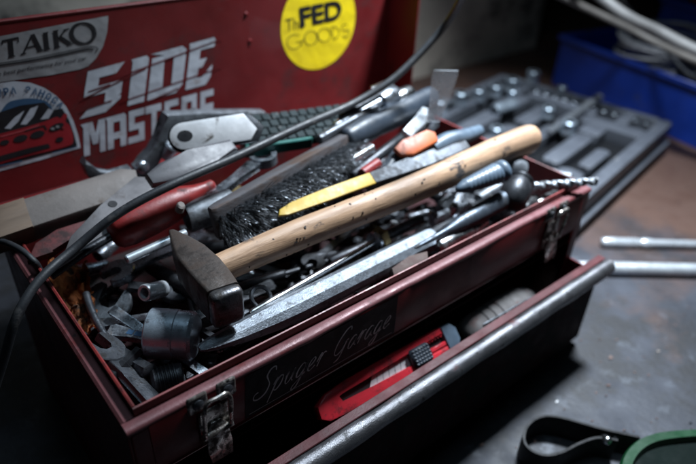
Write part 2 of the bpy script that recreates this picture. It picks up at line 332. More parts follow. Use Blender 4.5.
# ------------------------------------------------------------------ toolbox
W, D = 0.46, 0.245
tb = thing('toolbox', 'open red metal toolbox heaped with hand tools, stickers inside its raised lid', 'toolbox', (W/2, D/2, TZ))
def sheet_x(bm, prof, x0, x1, th=0.0016):
    """sheet metal profile (y, z) extruded along x"""
    P = [Vector(p) for p in prof]; off = []
    for i, p in enumerate(P):
        t = (P[min(i+1, len(P)-1)] - P[max(i-1, 0)]).normalized(); off.append(p + Vector((-t.y, t.x))*th)
    loop = P + list(reversed(off))
    rings(bm, [[V(x, q.x, q.y) for q in loop] for x in (x0, x1)])
    return bm
front = [(0.0085, 0.0004), (0.0030, 0.0004), (0.0012, -0.0004), (0.0, -0.0024), (0.0, -0.041), (0.004, -0.0425)]
fp = obj('front_panel', sheet_x(new(), front[2:], 0.012, W-0.012), M['paint'], tb)
# worn shoulder and the upright inner flange of the rim
for nm, sx in (('front', 1),):
    bm = new(); R = []; rr_ = random.Random(2)
    for i in range(61):
        x = W*i/60; j = 0.00035*math.sin(i*.31) + rr_.gauss(0, .00010); k = rr_.gauss(0, .00012)
        R.append([V(x, y, z) for y, z in ((0.0002+j, -0.0034), (-0.0002+j, -0.0012+k), (0.0006+j, 0.0002+k), (0.0020+j, 0.0009+k), (0.0050, 0.0011+k), (0.0078, 0.0007), (0.0078, -0.0034))])
    rings(bm, R); obj('rim_shoulder', bm, M['worn'], tb, ang=60)
bm = new(); box(bm, (0.008, 0.0082, -0.055), (W-0.008, 0.0096, 0.0060)); fl = obj('rim_flange', bm, M['paint'], tb)
bm = new(); tube(bm, [V(0.008, 0.0089, 0.0064), V(0.16, 0.0087, 0.0066), V(0.31, 0.0091, 0.0063), V(W-0.008, 0.0089, 0.0065)], 0.0009, 6, 8); obj('flange_edge', bm, M['edge'], fl)
for sx, nm in ((0, 'left'), (1, 'right')):
    X = (lambda x: x) if sx == 0 else (lambda x: W - x)
    bm = new(); hull(bm, [(X(x), y, z) for y in (0.0081, D) for x, z in ((0.0002, -0.0030), (0.0002, -0.0005), (0.0018, 0.0008), (0.0078, 0.0008), (0.0078, -0.003))])
    obj('rim_shoulder', bm, M['worn'] if sx == 0 else M['paint'], tb)
    bm = new(); a, b = sorted((X(0.0082), X(0.0096))); box(bm, (a, 0.0098, -0.055), (b, D-0.004, 0.0060)); f2 = obj('rim_flange', bm, M['paint'], tb)
    bm = new(); tube(bm, [V(X(0.0089), 0.0098, 0.0064), V(X(0.0089), 0.12, 0.0062), V(X(0.0089), D-0.004, 0.0065)], 0.0011, 6, 8); obj('flange_edge', bm, M['edge'], f2)
    bm = new(); a, b = sorted((X(0.0), X(0.0016))); box(bm, (a, 0.0005, TZ+0.001), (b, D, -0.0032), 0.0004); obj('side_panel', bm, M['paint'], tb)
    bm = new(); a, b = sorted((X(0.0018), X(0.0118))); box(bm, (a, 0.0, TZ+0.001), (b, 0.0018, -0.0032), 0.0005); obj('corner_post', bm, M['paint'], tb)
bm = new(); box(bm, (0.002, D-0.0018, TZ+0.001), (W-0.002, D, 0.004), 0.0004); obj('back_panel', bm, M['paint'], tb)
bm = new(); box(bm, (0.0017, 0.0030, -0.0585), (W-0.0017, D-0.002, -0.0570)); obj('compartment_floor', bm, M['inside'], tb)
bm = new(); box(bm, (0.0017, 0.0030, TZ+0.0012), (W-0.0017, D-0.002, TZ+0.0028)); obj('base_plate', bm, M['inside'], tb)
# lid
LY = 0.295
bm = new(); box(bm, (0.0, LY, -0.002), (W, LY+0.0016, 0.1435), 0.0003)
lid = obj('lid', bm, M['paint'], tb)
for x in (0.0, W-0.0016):
    bm = new(); box(bm, (x, 0.2475, -0.001), (x+0.0016, LY-0.0002, 0.1435), 0.0004); obj('lid_side', bm, M['paint'], lid)
bm = new(); tube(bm, [V(0.0, LY+0.001, 0.1442), V(0.2, LY+0.001, 0.1448), V(W, LY+0.001, 0.1442)], 0.0018, 8, 6); obj('lid_edge', bm, M['paint'], lid)
bm = new(); box(bm, (0.0, D+0.0005, -0.0035), (W, LY-0.0004, -0.0020)); obj('lid_hinge_strip', bm, M['paint'], lid)
bm = new(); tube(bm, [V(0.01, D+0.003, 0.0035), V(W-0.01, D+0.003, 0.0035)], 0.003, 10, 1); obj('hinge_pin', bm, M['darksteel'], tb)
for px, py in ((246, 14), (250, 41), (62, 128)):
    p = aty(px, py, LY); bm = new(); lathe(bm, p+V(0, 0.0005, 0), p-V(0, 0.0014, 0), [(0, .0023), (.5, .0023), (.9, .0014), (1, .0003)], 12); obj('rivet', bm, M['paint'], lid)

bm = new(); rs = random.Random(12)
for i in range(46):
    x, z = rs.uniform(.15, .45), rs.uniform(.02, .14); a = rs.gauss(.1, .5); l = abs(rs.gauss(0, .010)) + .002; w_ = rs.uniform(.00010, .00028)
    d = V(math.cos(a), 0, math.sin(a))*l; n_ = V(-math.sin(a), 0, math.cos(a))*w_
    if z + d.z > .141 or x + d.x > W-.004: continue
    p = V(x, LY-.0002, z); bm.faces.new([bm.verts.new(q) for q in (p - n_*.3, p + d*.5 - n_, p + d, p + d*.5 + n_)])
obj('scratches', bm, M['worn'], lid, recalc=False)['kind'] = 'stuff'
# ---- lettering tools: everything printed lies flat on its sticker
LM = Matrix(((1, 0, 0, 0), (0, 0, -1, 0), (0, 1, 0, 0), (0, 0, 0, 1)))      # local xy -> lid / front plane xz, local z -> -y
def on_lid(px, py): p = aty(px, py, LY); return Vector((p.x, p.z))
def flat(bm, pts, z):           # one n-gon on the sheet plane
    bm.faces.new([bm.verts.new((p[0], p[1], z)) for p in pts])
def place(bm, y):               # move a flat local drawing to the plane facing -y
    for v in bm.verts: v.co = V(v.co.x, y - v.co.z, v.co.y)
    bm.normal_update()
    for f in list(bm.faces):
        if f.normal.y > 0: f.normal_flip()
    return bm
def quad(TL, TR, BL, BR):
    return lambda u, v: (TL*(1-u) + TR*u)*v + (BL*(1-u) + BR*u)*(1-v)
def sub(poly, n=6):
    out = []
    for i, p in enumerate(poly):
        q = poly[(i+1) % len(poly)]
        out += [Vector(p).lerp(Vector(q), k/n) for k in range(n)]
    return out
def text_flat(body, q, z, bold=0.0, shear=0.0):
    cu = bpy.data.curves.new('t', 'FONT'); cu.body = body; cu.size = 1; cu.offset = bold; cu.shear = shear; cu.resolution_u = 4
    o = bpy.data.objects.new('t', cu); COL.objects.link(o); bpy.context.view_layer.update()
    dg = bpy.context.evaluated_depsgraph_get(); me = bpy.data.meshes.new_from_object(o.evaluated_get(dg))
    bpy.data.objects.remove(o); xs = [v.co.x for v in me.vertices]; ys = [v.co.y for v in me.vertices]
    x0, x1, y0, y1 = min(xs), max(xs), min(ys), max(ys)
    for v in me.vertices:
        p = q((v.co.x-x0)/(x1-x0), (v.co.y-y0)/(y1-y0)); v.co = (p[0], p[1], z)
    bm = new(); bm.from_mesh(me); bpy.data.meshes.remove(me); return bm
def letter_rects(polys, u0, u1, bm, q, z, slant=0.0):
    for poly in polys:
        flat(bm, [q(u0 + (u1-u0)*min(1.15, (p[0] + slant*p[1])), p[1]) for p in poly], z)

# TAIKO sticker
pts = [(-60, 46), (-60, 90), (0, 82), (50, 75), (80, 69), (88, 66), (96, 58), (103, 46), (107, 32), (108, 20), (108, 15.5), (60, 24.5), (0, 36)]
bm = new(); flat(bm, [on_lid(*p) for p in pts], 0.0003); st = obj('sticker', place(bm, LY), M['greyvinyl'], tb, recalc=False, label='pale grey sticker with black serif lettering')
bm = new()
def stroke_px(bm, pts, wd, z, k=5):
    P = [V(*on_lid(*p), 0) for p in pts]; P = smooth_path(P, k) if len(P) > 2 else P
    ribbon_poly(bm, [(p.x, p.y) for p in P], wd, z)
z = 0.0006
for pts, wd in (([(2, 41), (18, 37.5)], .0016), ([(2, 40), (2, 44.5)], .0009), ([(18, 37), (18.2, 42)], .0009), ([(10, 39), (11.5, 56)], .0034), ([(8, 57), (15, 55.6)], .0010),
                ([(23, 53.5), (32, 34.5)], .0012), ([(32, 34), (40, 50)], .0034), ([(26, 47.5), (37, 45)], .0010), ([(20.5, 54), (26, 53)], .0010), ([(37, 51), (43.5, 49.5)], .0010),
                ([(45, 32.5), (47, 49)], .0034), ([(42.5, 33.3), (48, 32)], .0010), ([(44, 49.7), (50, 48.4)], .0010),
                ([(55, 30.5), (57, 47)], .0034), ([(52.5, 31.2), (58, 30)], .0010), ([(54, 47.6), (60, 46.4)], .0010), ([(57, 39.5), (66, 28.8)], .0012), ([(63, 29.8), (69, 28.4)], .0010), ([(59.5, 37), (70, 43.5)], .0032), ([(67, 44.6), (73, 43.2)], .0010)):
    stroke_px(bm, pts, wd, z); z += 0.000004
o0 = on_lid(83, 33)
ribbon_poly(bm, [(o0.x + 0.0093*math.cos(a), o0.y + 0.0082*math.sin(a)) for a in [2*math.pi*k/32 for k in range(33)]], lambda t: 0.0012 + 0.0021*abs(math.cos(2*math.pi*t)), z)
stroke_px(bm, [(-20, 65.5), (20, 60), (55, 53.5), (80, 48), (90, 46.3), (96, 47), (97.5, 49), (95, 51.5)], .0007, z+.00001); stroke_px(bm, [(-20, 67.5), (20, 62), (55, 55.8), (78, 50.7), (88, 49), (93, 50)], .0013, z+.00002)
obj('lettering', place(bm, LY), M['ink'], st, recalc=False)
q = quad(on_lid(-8, 72.6), on_lid(86.5, 55.5), on_lid(-8, 78.5), on_lid(86.5, 60.5))
obj('lettering', place(text_flat('the best performance for your car', q, 0.0006, 0.0, 0.2), LY), M['ink'], st, recalc=False)

# SIDE MASTERS lettering (cut vinyl straight on the paint)
q1 = quad(on_lid(87, 71.5), on_lid(216, 36.5), on_lid(81, 118.5), on_lid(210.5, 83))
bm = new(); z = 0.0003
Sx = [[(.10, .62), (.0, .62), (.02, 1.0), (.98, 1.0), (.78, .80), (.34, .80), (.34, .62)], [(.0, .621), (.0, .44), (.56, .44), (.56, .30), (.90, .30), (.98, .34), (.98, .62), (.34, .621)],
      [(-.04, 0.0), (.62, .0), (.98, .22), (.98, .301), (.56, .301), (.56, .20), (.18, .20)]]
Ix = [[(-.05, 1.0), (.85, 1.0), (1.0, .93), (1.0, .0), (.05, .0), (.05, .93)]]
Dx = [[(-.05, 1.0), (.86, 1.0), (1.0, .90), (.98, .80), (.38, .80), (.36, .90)], [(.0, .9), (.36, .9), (.40, .20), (.0, .20)], [(.64, .80), (1.0, .801), (1.0, .20), (.66, .20)], [(.0, .201), (.66, .201), (1.0, .201), (1.0, .16), (.82, .0), (.0, .0)]]
Ex = [[(-.04, 1.0), (.92, 1.0), (1.0, .93), (.97, .80), (.42, .80), (.0, .80)], [(.0, .801), (.42, .801), (.42, .60), (.42, .42), (.42, .20), (.0, .20)], [(.42, .60), (.72, .60), (.58, .42), (.42, .42)], [(.0, .201), (.42, .201), (.62, .201), (.98, .42), (.96, .16), (.80, .0), (.0, .0)]]
for polys, u0, u1 in ((Sx, .0, .275), (Ix, .325, .455), (Dx, .48, .755), (Ex, .785, 1.0)):
    for poly in polys: flat(bm, [q1(u0 + (u1-u0)*p[0], p[1]) for p in poly], z)
sd = obj('sticker', place(bm, LY), M['white'], tb, recalc=False, label='white cut vinyl letters of two words in block type')
q2 = quad(on_lid(83, 124), on_lid(214.5, 88), on_lid(84, 156.5), on_lid(214, 120))
A_ = lambda *r: [[(x0, y0), (x1, y0), (x1, y1), (x0, y1)] for x0, y0, x1, y1 in r]
LET = {'M': [[(0, 0), (.27, 0), (.27, .70), (.27, 1), (-.12, 1), (0, .88)], [(.27, 1), (.42, 1), (.55, .62), (.55, .30), (.42, .30), (.27, .72)], [(.55, .62), (.70, 1), (1, 1), (1, 0), (.74, 0), (.74, .72), (.66, .30), (.55, .30)]],
       'A': [[(0, 0), (.32, 0), (.32, .8), (.32, 1), (-.10, 1), (0, .9)], [(.32, 1), (.9, 1), (1, .92), (1, .8), (.32, .8)], [(.68, .8), (1, .8), (1, 0), (.68, 0)], [(.32, .48), (.68, .48), (.68, .28), (.32, .28)]],
       'S': A_((0, .8, 1, 1), (0, .58, .36, .801), (0, .40, 1, .581), (.64, .2, 1, .401), (-.05, 0, 1, .201)), 'T': A_((-.1, .78, 1.05, 1), (.33, 0, .68, .781)),
       'E': A_((0, 0, .36, 1), (.359, .8, 1, 1), (.359, .4, .8, .6), (.359, 0, 1, .2)), 'R': A_((0, 0, .34, 1), (.339, .8, 1, 1), (.66, .42, 1, .801), (.339, .40, .9, .56), (.62, 0, .98, .401))}
bm = new()
for ch, u0, u1 in (('M', .0, .15), ('A', .165, .30), ('S', .32, .435), ('T', .455, .56), ('E', .59, .70), ('R', .725, .85), ('S', .88, .99)):
    for poly in LET[ch]: flat(bm, [q2(u0 + (u1-u0)*p[0], p[1]) for p in poly], z)
obj('lettering', place(bm, LY), M['white'], sd, recalc=False)
bm = new()   # slanted cuts through the upper word, paint showing
for a, b in (((80, 100), (146, 68)), ((88, 91.5), (110, 84)), ((122, 75.5), (222, 38.5)), ((120, 102), (222, 66.5)), ((126, 111), (178, 88)), ((80, 111), (112, 100))):
    stroke_px(bm, [a, b], 0.0011, 0.0006)
obj('lettering', place(bm, LY), M['paint'], sd, recalc=False)

# arched car sticker
def lid_flat(name, pts, m, z, parent, n=0):
    bm = new(); P = [on_lid(*p) for p in pts]
    if n: P = [Vector((p.x, p.y)) for p in smooth_path([V(p.x, p.y, 0) for p in P + [P[0]]], n)][:-1]
    flat(bm, P, z); return obj(name, place(bm, LY), m, parent, recalc=False)
arch = [(80.5, 147.5), (78, 135), (73, 120), (66, 106.5), (56, 95.5), (44, 87.5), (30, 82.5), (14, 81), (0, 83), (-16, 90), (-30, 104), (-40, 124), (-47, 150), (-52, 184), (0, 171), (40, 160)]
cs = lid_flat('sticker', arch, M['white'], 0.0003, tb); cs['label'] = 'arched white sticker with a red striped car'
lid_flat('printed_frame', [(-44, 178), (77, 145.5), (74, 134), (69, 120), (62, 108), (40, 112), (0, 124), (-40, 138)], M['ink'], 0.0006, cs)
for pts in ([(2, 109), (10, 101), (30, 98), (46, 101), (52, 110), (40, 113), (0, 120)],): lid_flat('printed_smoke', pts, M['blueink'], 0.0007, cs, 3)
lid_flat('printed_window', [(-30, 132), (-4, 113), (20, 105), (44, 102), (58, 116), (54, 122), (10, 131), (-20, 140)], M['ink'], 0.0009, cs)
for pts in ([(4, 128), (14, 117), (24, 110), (18, 121), (10, 128.5)], [(20, 124), (30, 108), (38, 105), (33, 116), (26, 124)], [(40, 119), (48, 108), (53, 110), (48, 118)]):
    lid_flat('printed_stripe', pts, M['white'], 0.0011, cs)
lid_flat('printed_car_body', [(-40, 146), (-10, 136), (20, 128), (44, 121), (56, 116.5), (60, 118), (64, 113), (67, 115), (65, 121), (70, 126), (73, 140), (66, 146), (30, 155), (-10, 166), (-40, 172)], M['redink'], 0.0010, cs, 4)
lid_flat('printed_hood_line', [(24, 130), (44, 124.5), (47, 129), (45, 129.4), (43, 126), (25, 131)], M['ink'], 0.0012, cs)
lid_flat('printed_highlight', [(0, 135.5), (22, 129.5), (40, 123.5), (38, 125.6), (20, 131.5), (0, 137)], M['pink'], 0.0012, cs)
for hx, hy in ((57, 126), (52, 128)): lid_flat('printed_lamp', [(hx + 2.0*math.cos(k*.785), hy + 1.3*math.sin(k*.785)) for k in range(8)], M['greyvinyl'], 0.0016, cs)
for c, a, b, t in (((20, 138), 7.5, 3.4, -.28), ((37, 134), 7.5, 3.6, -.28), ((56, 126.5), 8, 3.4, -.4), ((4, 142), 5, 2.6, -.25), ((59, 139), 4.2, 2.6, -.3)):
    lid_flat('printed_grille', [(c[0] + a*math.cos(k*.524)*math.cos(t) - b*math.sin(k*.524)*math.sin(t), c[1] + a*math.cos(k*.524)*math.sin(t) + b*math.sin(k*.524)*math.cos(t)) for k in range(12)], M['ink'], 0.0013, cs)
lid_flat('printed_bumper', [(-20, 162), (4, 154), (30, 147), (48, 143), (50, 147), (30, 152.5), (0, 161), (-20, 167)], M['ink'], 0.0013, cs)
def arc_text(body, pts, h, zz):
    P = smooth_path([V(p[0], p[1], 0) for p in pts], 12); L = [0]
    for i in range(1, len(P)): L.append(L[-1] + (P[i]-P[i-1]).length)
    bm = new(); n = len(body)
    for i, ch in enumerate(body):
        if ch == ' ': continue
        def pt(s):
            s *= L[-1]
            for j in range(1, len(P)):
                if L[j] >= s: return P[j-1].lerp(P[j], (s-L[j-1])/max(1e-6, L[j]-L[j-1]))
            return P[-1]
        a, b = pt((i+.08)/n), pt((i+.9)/n); t = (b-a).normalized(); nrm = V(t.y, -t.x, 0)*h
        q = quad(on_lid(*(a+nrm).xy), on_lid(*(b+nrm).xy), on_lid(*a.xy), on_lid(*b.xy))
        g = text_flat(ch, q, zz, 0.045); me = bpy.data.meshes.new('t'); g.to_mesh(me); g.free(); bm.from_mesh(me); bpy.data.meshes.remove(me)
    return bm
obj('lettering', place(arc_text('УРА ЗАНОСА', [(-3, 97.5), (10, 94), (26, 93.2), (40, 96.5), (51, 102), (60, 109.5)], 7.5, 0.0009), LY), M['blueink'], cs, recalc=False)
bm = new(); stroke_px(bm, [(-30, 172), (22, 160.5)], 0.0011, 0.0009); stroke_px(bm, [(52, 152.5), (77, 146.5)], 0.0008, 0.0009); obj('printed_line', place(bm, LY), M['blueink'], cs, recalc=False)

# round yellow sticker
cl, cr, cb = on_lid(280.5, 26), on_lid(355, 20), on_lid(313, 70)
cc = Vector(((cl.x+cr.x)/2, cb.y + 0.0495)); 
bm = new(); flat(bm, [(cc.x + (cr.x-cl.x)/2*math.cos(a), cc.y + 0.0495*math.sin(a)) for a in [2*math.pi*k/56 for k in range(56)]], 0.0003)
ys = obj('sticker', place(bm, LY), M['yvinyl'], tb, recalc=False, label='round yellow sticker with black and thin lettering')
q = quad(on_lid(298.5, 7.5), on_lid(341.5, -1), on_lid(300.5, 27), on_lid(341, 18.5)); obj('lettering', place(text_flat('FED', q, 0.0008, 0.035), LY), M['ink'], ys, recalc=False)
q = quad(on_lid(285, 19.5), on_lid(303, 15.5), on_lid(287.5, 31.5), on_lid(304, 27.5)); obj('lettering', place(text_flat('The', q, 0.0006, -0.012, 0.25), LY), M['ink'], ys, recalc=False)
bm = new(); q = quad(on_lid(285, 36), on_lid(349, 22.5), on_lid(287, 50.5), on_lid(350.5, 35.5))
def uc(bm, q, cx, cy, rx, ry, a0, a1, wd, z, n=22):
    ribbon_poly(bm, [tuple(q(cx + rx*math.cos(math.radians(a0+(a1-a0)*k/n)), cy + ry*math.sin(math.radians(a0+(a1-a0)*k/n)))) for k in range(n+1)], wd, z)
z = 0.0006
uc(bm, q, .12, .5, .11, .5, 40, 340, .0007, z); ribbon_poly(bm, [tuple(q(.14, .42)), tuple(q(.25, .42))], .0007, z+.00001); ribbon_poly(bm, [tuple(q(.22, .42)), tuple(q(.22, .1))], .0007, z+.00002)
for cx in (.37, .58): uc(bm, q, cx, .5, .10, .5, 0, 360, lambda t: .0005+.0006*abs(math.cos(6.28*t)), z+.00003)
uc(bm, q, .70, .5, .12, .48, -85, 85, .0008, z+.00004); ribbon_poly(bm, [tuple(q(.71, 0)), tuple(q(.71, 1))], .0007, z+.00005)
uc(bm, q, .92, .73, .055, .24, 30, 270, .0007, z+.00006); uc(bm, q, .92, .26, .065, .25, 90, -160, .0009, z+.00007)
obj('lettering', place(bm, LY), M['ink'], ys, recalc=False)

# black front sticker with silver handwriting
FY = 0.0
bm = new(); flat(bm, [(0.0735, -0.0036), (0.203, -0.0036), (0.203, -0.0405), (0.0715, -0.0405)], 0.0017 - 0.0014)
fs = obj('sticker', place(bm, FY - 0.0001), M['blackvinyl'], tb, recalc=False, label='black sticker with silver handwritten words')
HW = {'S': (1.25, [[(1.15, 1.75), (.95, 2.1), (.55, 2.05), (.40, 1.65), (.70, 1.2), (.95, .8), (.85, .25), (.35, 0.0), (-.15, .15), (-.25, .5), (.05, .62)]]),
      'p': (.95, [[(.0, .55), (.25, 1.0), (.15, .3), (.0, -.75)], [(.18, .6), (.45, 1.0), (.75, .9), (.75, .35), (.45, .0), (.2, .1)]]),
      'u': (.95, [[(.0, .6), (.15, 1.0), (.1, .35), (.3, .0), (.6, .25), (.75, 1.0), (.72, .25), (.9, .0)]]),
      'g': (.95, [[(.72, .85), (.4, 1.0), (.1, .6), (.15, .1), (.45, .05), (.72, .6), (.75, .95), (.68, .0), (.5, -.7), (.15, -.9), (.05, -.6), (.5, -.2), (.95, .15)]]),
      'e': (.8, [[(.0, .3), (.4, .5), (.6, .8), (.4, 1.0), (.12, .7), (.12, .2), (.4, .0), (.8, .25)]]),
      'r': (.75, [[(.0, .4), (.2, 1.0), (.3, .85), (.2, .0)], [(.25, .6), (.5, .95), (.75, .9)]]),
      'G': (1.35, [[(1.2, 1.7), (1.0, 2.05), (.55, 1.9), (.1, 1.1), (.1, .3), (.5, .0), (.95, .3), (1.1, .9), (.75, .85), (1.3, 1.0)], [(1.1, .9), (.95, -.3), (.5, -.6)]]),
      'a': (.9, [[(.7, .85), (.4, 1.0), (.08, .6), (.12, .1), (.4, .0), (.68, .5), (.74, .95), (.7, .25), (.95, .05)]])}
def write(word, x0, z0, h, slope, bm, slant=0.42):
    x = 0.0; zz = 0.0006
    for ch in word:
        adv, strokes = HW[ch]
        for s in strokes:
            P = smooth_path([V(x + p[0]*0.85 + slant*p[1], p[1], 0) for p in s], 5)
            ribbon_poly(bm, [(x0 + p.x*h, z0 + p.y*h + slope*p.x*h) for p in P], lambda t: 0.00055 + 0.0007*abs(math.sin(7*t)), zz); zz += 0.000008
        x += adv*0.98
    return x0 + x*h
bm = new(); xe = write('Spuger', 0.0790, -0.0288, 0.0100, 0.0, bm); xe2 = write('Garage', 0.1420, -0.0290, 0.0098, 0.0, bm)
obj('lettering', place(bm, FY), M['script'], fs, recalc=False)
bm = new(); box(bm, (0.0745, -0.0006, -0.0381), (0.2, -0.00055, -0.0378)); obj('printed_line', bm, M['script'], fs)

# draw latches
def latch(x):
    bm = new(); box(bm, (x-.016, -.0032, -.009), (x-.003, -.0004, .0045), .0012); box(bm, (x+.003, -.0032, -.010), (x+.016, -.0004, .0045), .0012)
    box(bm, (x-.010, -.0026, -.040), (x+.010, -.0004, -.012), .001)
    l = obj('latch', bm, M['lat'], tb)
    for s in (-1, 1):
        bm = new(); p = V(x+s*.0095, -.0034, -.002); lathe(bm, p+V(0, .001, 0), p-V(0, .0016, 0), [(0, .0036), (.6, .0036), (.95, .0022), (1, .0005)], 14); obj('rivet', bm, M['darksteel'], l)
    bm = new(); tube(bm, [V(x-.0085, -.006, -.030), V(x-.0088, -.0075, -.014), V(x-.0085, -.0085, -.004), V(x-.006, -.0085, .0015), V(x, -.0088, .0020), V(x+.006, -.0085, .0015), V(x+.0085, -.0085, -.004), V(x+.0088, -.0075, -.014), V(x+.0085, -.006, -.030)], .0013, 8, 5); obj('wire_loop', bm, M['lat'], l)
    bm = new(); prism(bm, [(-.0075, 0), (.0075, 0), (.0085, .010), (.007, .026), (.003, .031), (-.003, .031), (-.007, .026), (-.0085, .010)], .0020, Matrix.Translation((x, -.0062, -.0535)) @ Matrix.Rotation(math.radians(82), 4, 'X'), .0006); obj('lever', bm, M['lat'], l)
    bm = new(); lathe(bm, V(x-.010, -.0052, -.030), V(x+.010, -.0052, -.030), [(0, .0022), (1, .0022)], 12); obj('pivot_pin', bm, M['lat'], l)
M['lat'] = mat('latch_nickel', (0.42, 0.39, 0.36), 0.24, 1, 0.3, 120, 0.1, dirt=((0.05, 0.04, 0.035), 0.5, 150, 0.6, 0.4), bump=0.2)
latch(0.050); latch(0.400)

# drawer, pulled out a little crooked
DM = Matrix.Translation((0.463, -0.0365, 0)) @ Matrix.Rotation(math.radians(-0.5), 4, 'Z')
dl = 0.452
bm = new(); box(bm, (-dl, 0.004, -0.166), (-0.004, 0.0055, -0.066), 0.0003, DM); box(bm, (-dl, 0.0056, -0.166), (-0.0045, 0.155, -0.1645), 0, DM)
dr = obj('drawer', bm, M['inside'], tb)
for x in (-dl+.0002, -0.0062):
    bm = new(); box(bm, (x, 0.0057, -0.164), (x+0.0015, 0.155, -0.080), 0.0003, DM); obj('drawer_side', bm, M['paint'], dr)
bm = new(); box(bm, (-dl, 0.0040, -0.0655), (0.0, 0.0115, -0.0640), 0.0005, DM); box(bm, (-dl, 0.0104, -0.074), (0.0, 0.0115, -0.0656), 0, DM); obj('drawer_lip', bm, M['lip'] if 'lip' in M else M['worn'], dr)
bm = new(); n = 60; R = []
for i in range(n+1):
    x = -dl + dl*i/n; dz = 0.0005*math.sin(i*0.7)*math.sin(i*0.23)
    R.append([DM @ V(x, -0.0015 + (0.0072+dz)*math.cos(a), -0.0712 + (0.0082+dz)*math.sin(a)) for a in [2*math.pi*k/18 for k in range(18)]])
rings(bm, R); obj('drawer_rail', bm, M['rail'], dr)

# ------------------------------------------------------------------ hammer
hz = 0.030
ctr = at(207, 272, hz)
hm = thing('hammer', 'heavy hammer with dark steel head and long pale wooden handle atop the heap', 'hammer', ctr - V(0, 0, 0.03))
def sect(pl, pr, zl, zt, c):      # rounded section from left/right top edge points
    return pl, pr, zl, zt, c
top = [((168.5, 230), (174.5, 229), .022, .030), ((170.5, 241), (189, 234.5), .015, .032), ((175, 255), (205, 243.5), .011, .034), ((187, 270), (220.5, 257), .010, .035), ((197, 281.5), (230, 268.5), .0095, .036),
       ((203.5, 288), (236, 277), .0095, .036), ((206.5, 291.5), (238, 281), .0095, .0355)]
bm = new(); R = []
for i, (pl, pr, z0, z1) in enumerate(top):
    a, b = at(*pl, z1), at(*pr, z1); c = 0.0022 if i else 0.0012
    u = (b - a).normalized(); L = (b - a).length
    pts = []
    for x, zz in ((c*.3, z1-c*.3), (c, z1), (L-c, z1), (L-c*.3, z1-c*.3), (L, z1-c), (L, z0+c), (L-c, z0), (c, z0), (0, z0+c), (0, z1-c)):
        p = a + u*x; pts.append(V(p.x, p.y, zz))
    R.append(pts)
rings(bm, R); obj('head', bm, M['head'], hm, ang=45)
a, b = at(207, 292, .0352), at(238, 281.6, .0352); u = (b-a).normalized(); fw = V(u.y, -u.x, 0); L = (b-a).length
bm = new(); R = []
for d, s in ((-.0004, -.0008), (.002, .0004), (.0062, .0003), (.0080, -.0006), (.0088, -.0020)):
    lo, hi = .0095-s, .0352+s; c = .0032; pts = []
    for x, zz in ((-s+c*.3, hi-c*.3), (-s+c, hi), (L+s-c, hi), (L+s-c*.3, hi-c*.3), (L+s, hi-c), (L+s, lo+c), (L+s-c*.3, lo+c*.3), (L+s-c, lo), (-s+c, lo), (-s+c*.3, lo+c*.3), (-s, lo+c), (-s, hi-c)):
        p = a + u*x + fw*d; pts.append(V(p.x, p.y, zz))
    R.append(pts)
rings(bm, R); obj('striking_face', bm, M['poll'], hm, ang=50)
hA = at(212, 272, .0225); hB = at(534, 137.5, .040)
bm = new(); prof = [(0.0, .0098), (.05, .0102), (.10, .0106), (.2, .0112), (.35, .0113), (.5, .0116), (.65, .0121), (.8, .0130), (.92, .0136), (.972, .0134), (.99, .0122), (1.0, .0098)]
Mh = frame(hA, hB); Lh = (hB-hA).length; R = []; n = 28
def hr(t):
    for (t0, r0), (t1, r1) in zip(prof, prof[1:]):
        if t <= t1: return r0 + (r1-r0)*(t-t0)/(t1-t0)
    return prof[-1][1]
ts = [i/48*.95 for i in range(49)] + [.96, .972, .985, .993, 1.0]
for t in ts:
    wob = .0006*math.sin(9*t) ; r = hr(t)
    R.append([Mh @ V(t*Lh, wob + r*.90*math.cos(2*math.pi*k/n) + .0002*math.sin(40*t+3*k), wob + r*1.08*math.sin(2*math.pi*k/n) + .00015*math.sin(55*t+5*k)) for k in range(n)])
rings(bm, R); obj('handle', bm, M['wood'], hm, ang=60)
rnd = random.Random(3)
for i in range(46):      # small dents and grease nicks pressed in the wood
    t = rnd.choice((rnd.uniform(.06, .42), rnd.uniform(.06, .42), rnd.uniform(.42, .9))); a = rnd.uniform(-.3, 2.6) if i < 30 else rnd.uniform(-1.2, 2.0); r = hr(t); wob = .0006*math.sin(9*t)
    a = a - 1.0
    p = Mh @ V(t*Lh, wob - r*.90*math.cos(a), wob + r*1.08*math.sin(a)); nrm = (Mh.to_3x3() @ V(0, -math.cos(a), math.sin(a))).normalized()
    bm = new(); l = rnd.uniform(.0012, .0042); w_ = rnd.uniform(.0005, .0013); F = frame(p, p + (Mh.to_3x3() @ V(1, rnd.uniform(-.6, .6), rnd.uniform(-.4, .4))).normalized(), nrm)
    pl = [(l*.5*math.cos(k*.785)*rnd.uniform(.6, 1.1), w_*math.sin(k*.785)*rnd.uniform(.6, 1.2), .00016) for k in range(8)] + [(l*.3, 0, -.001), (-l*.3, 0, -.001)]
    hull(bm, pl, F); obj('dent', bm, M['dent'], hm)

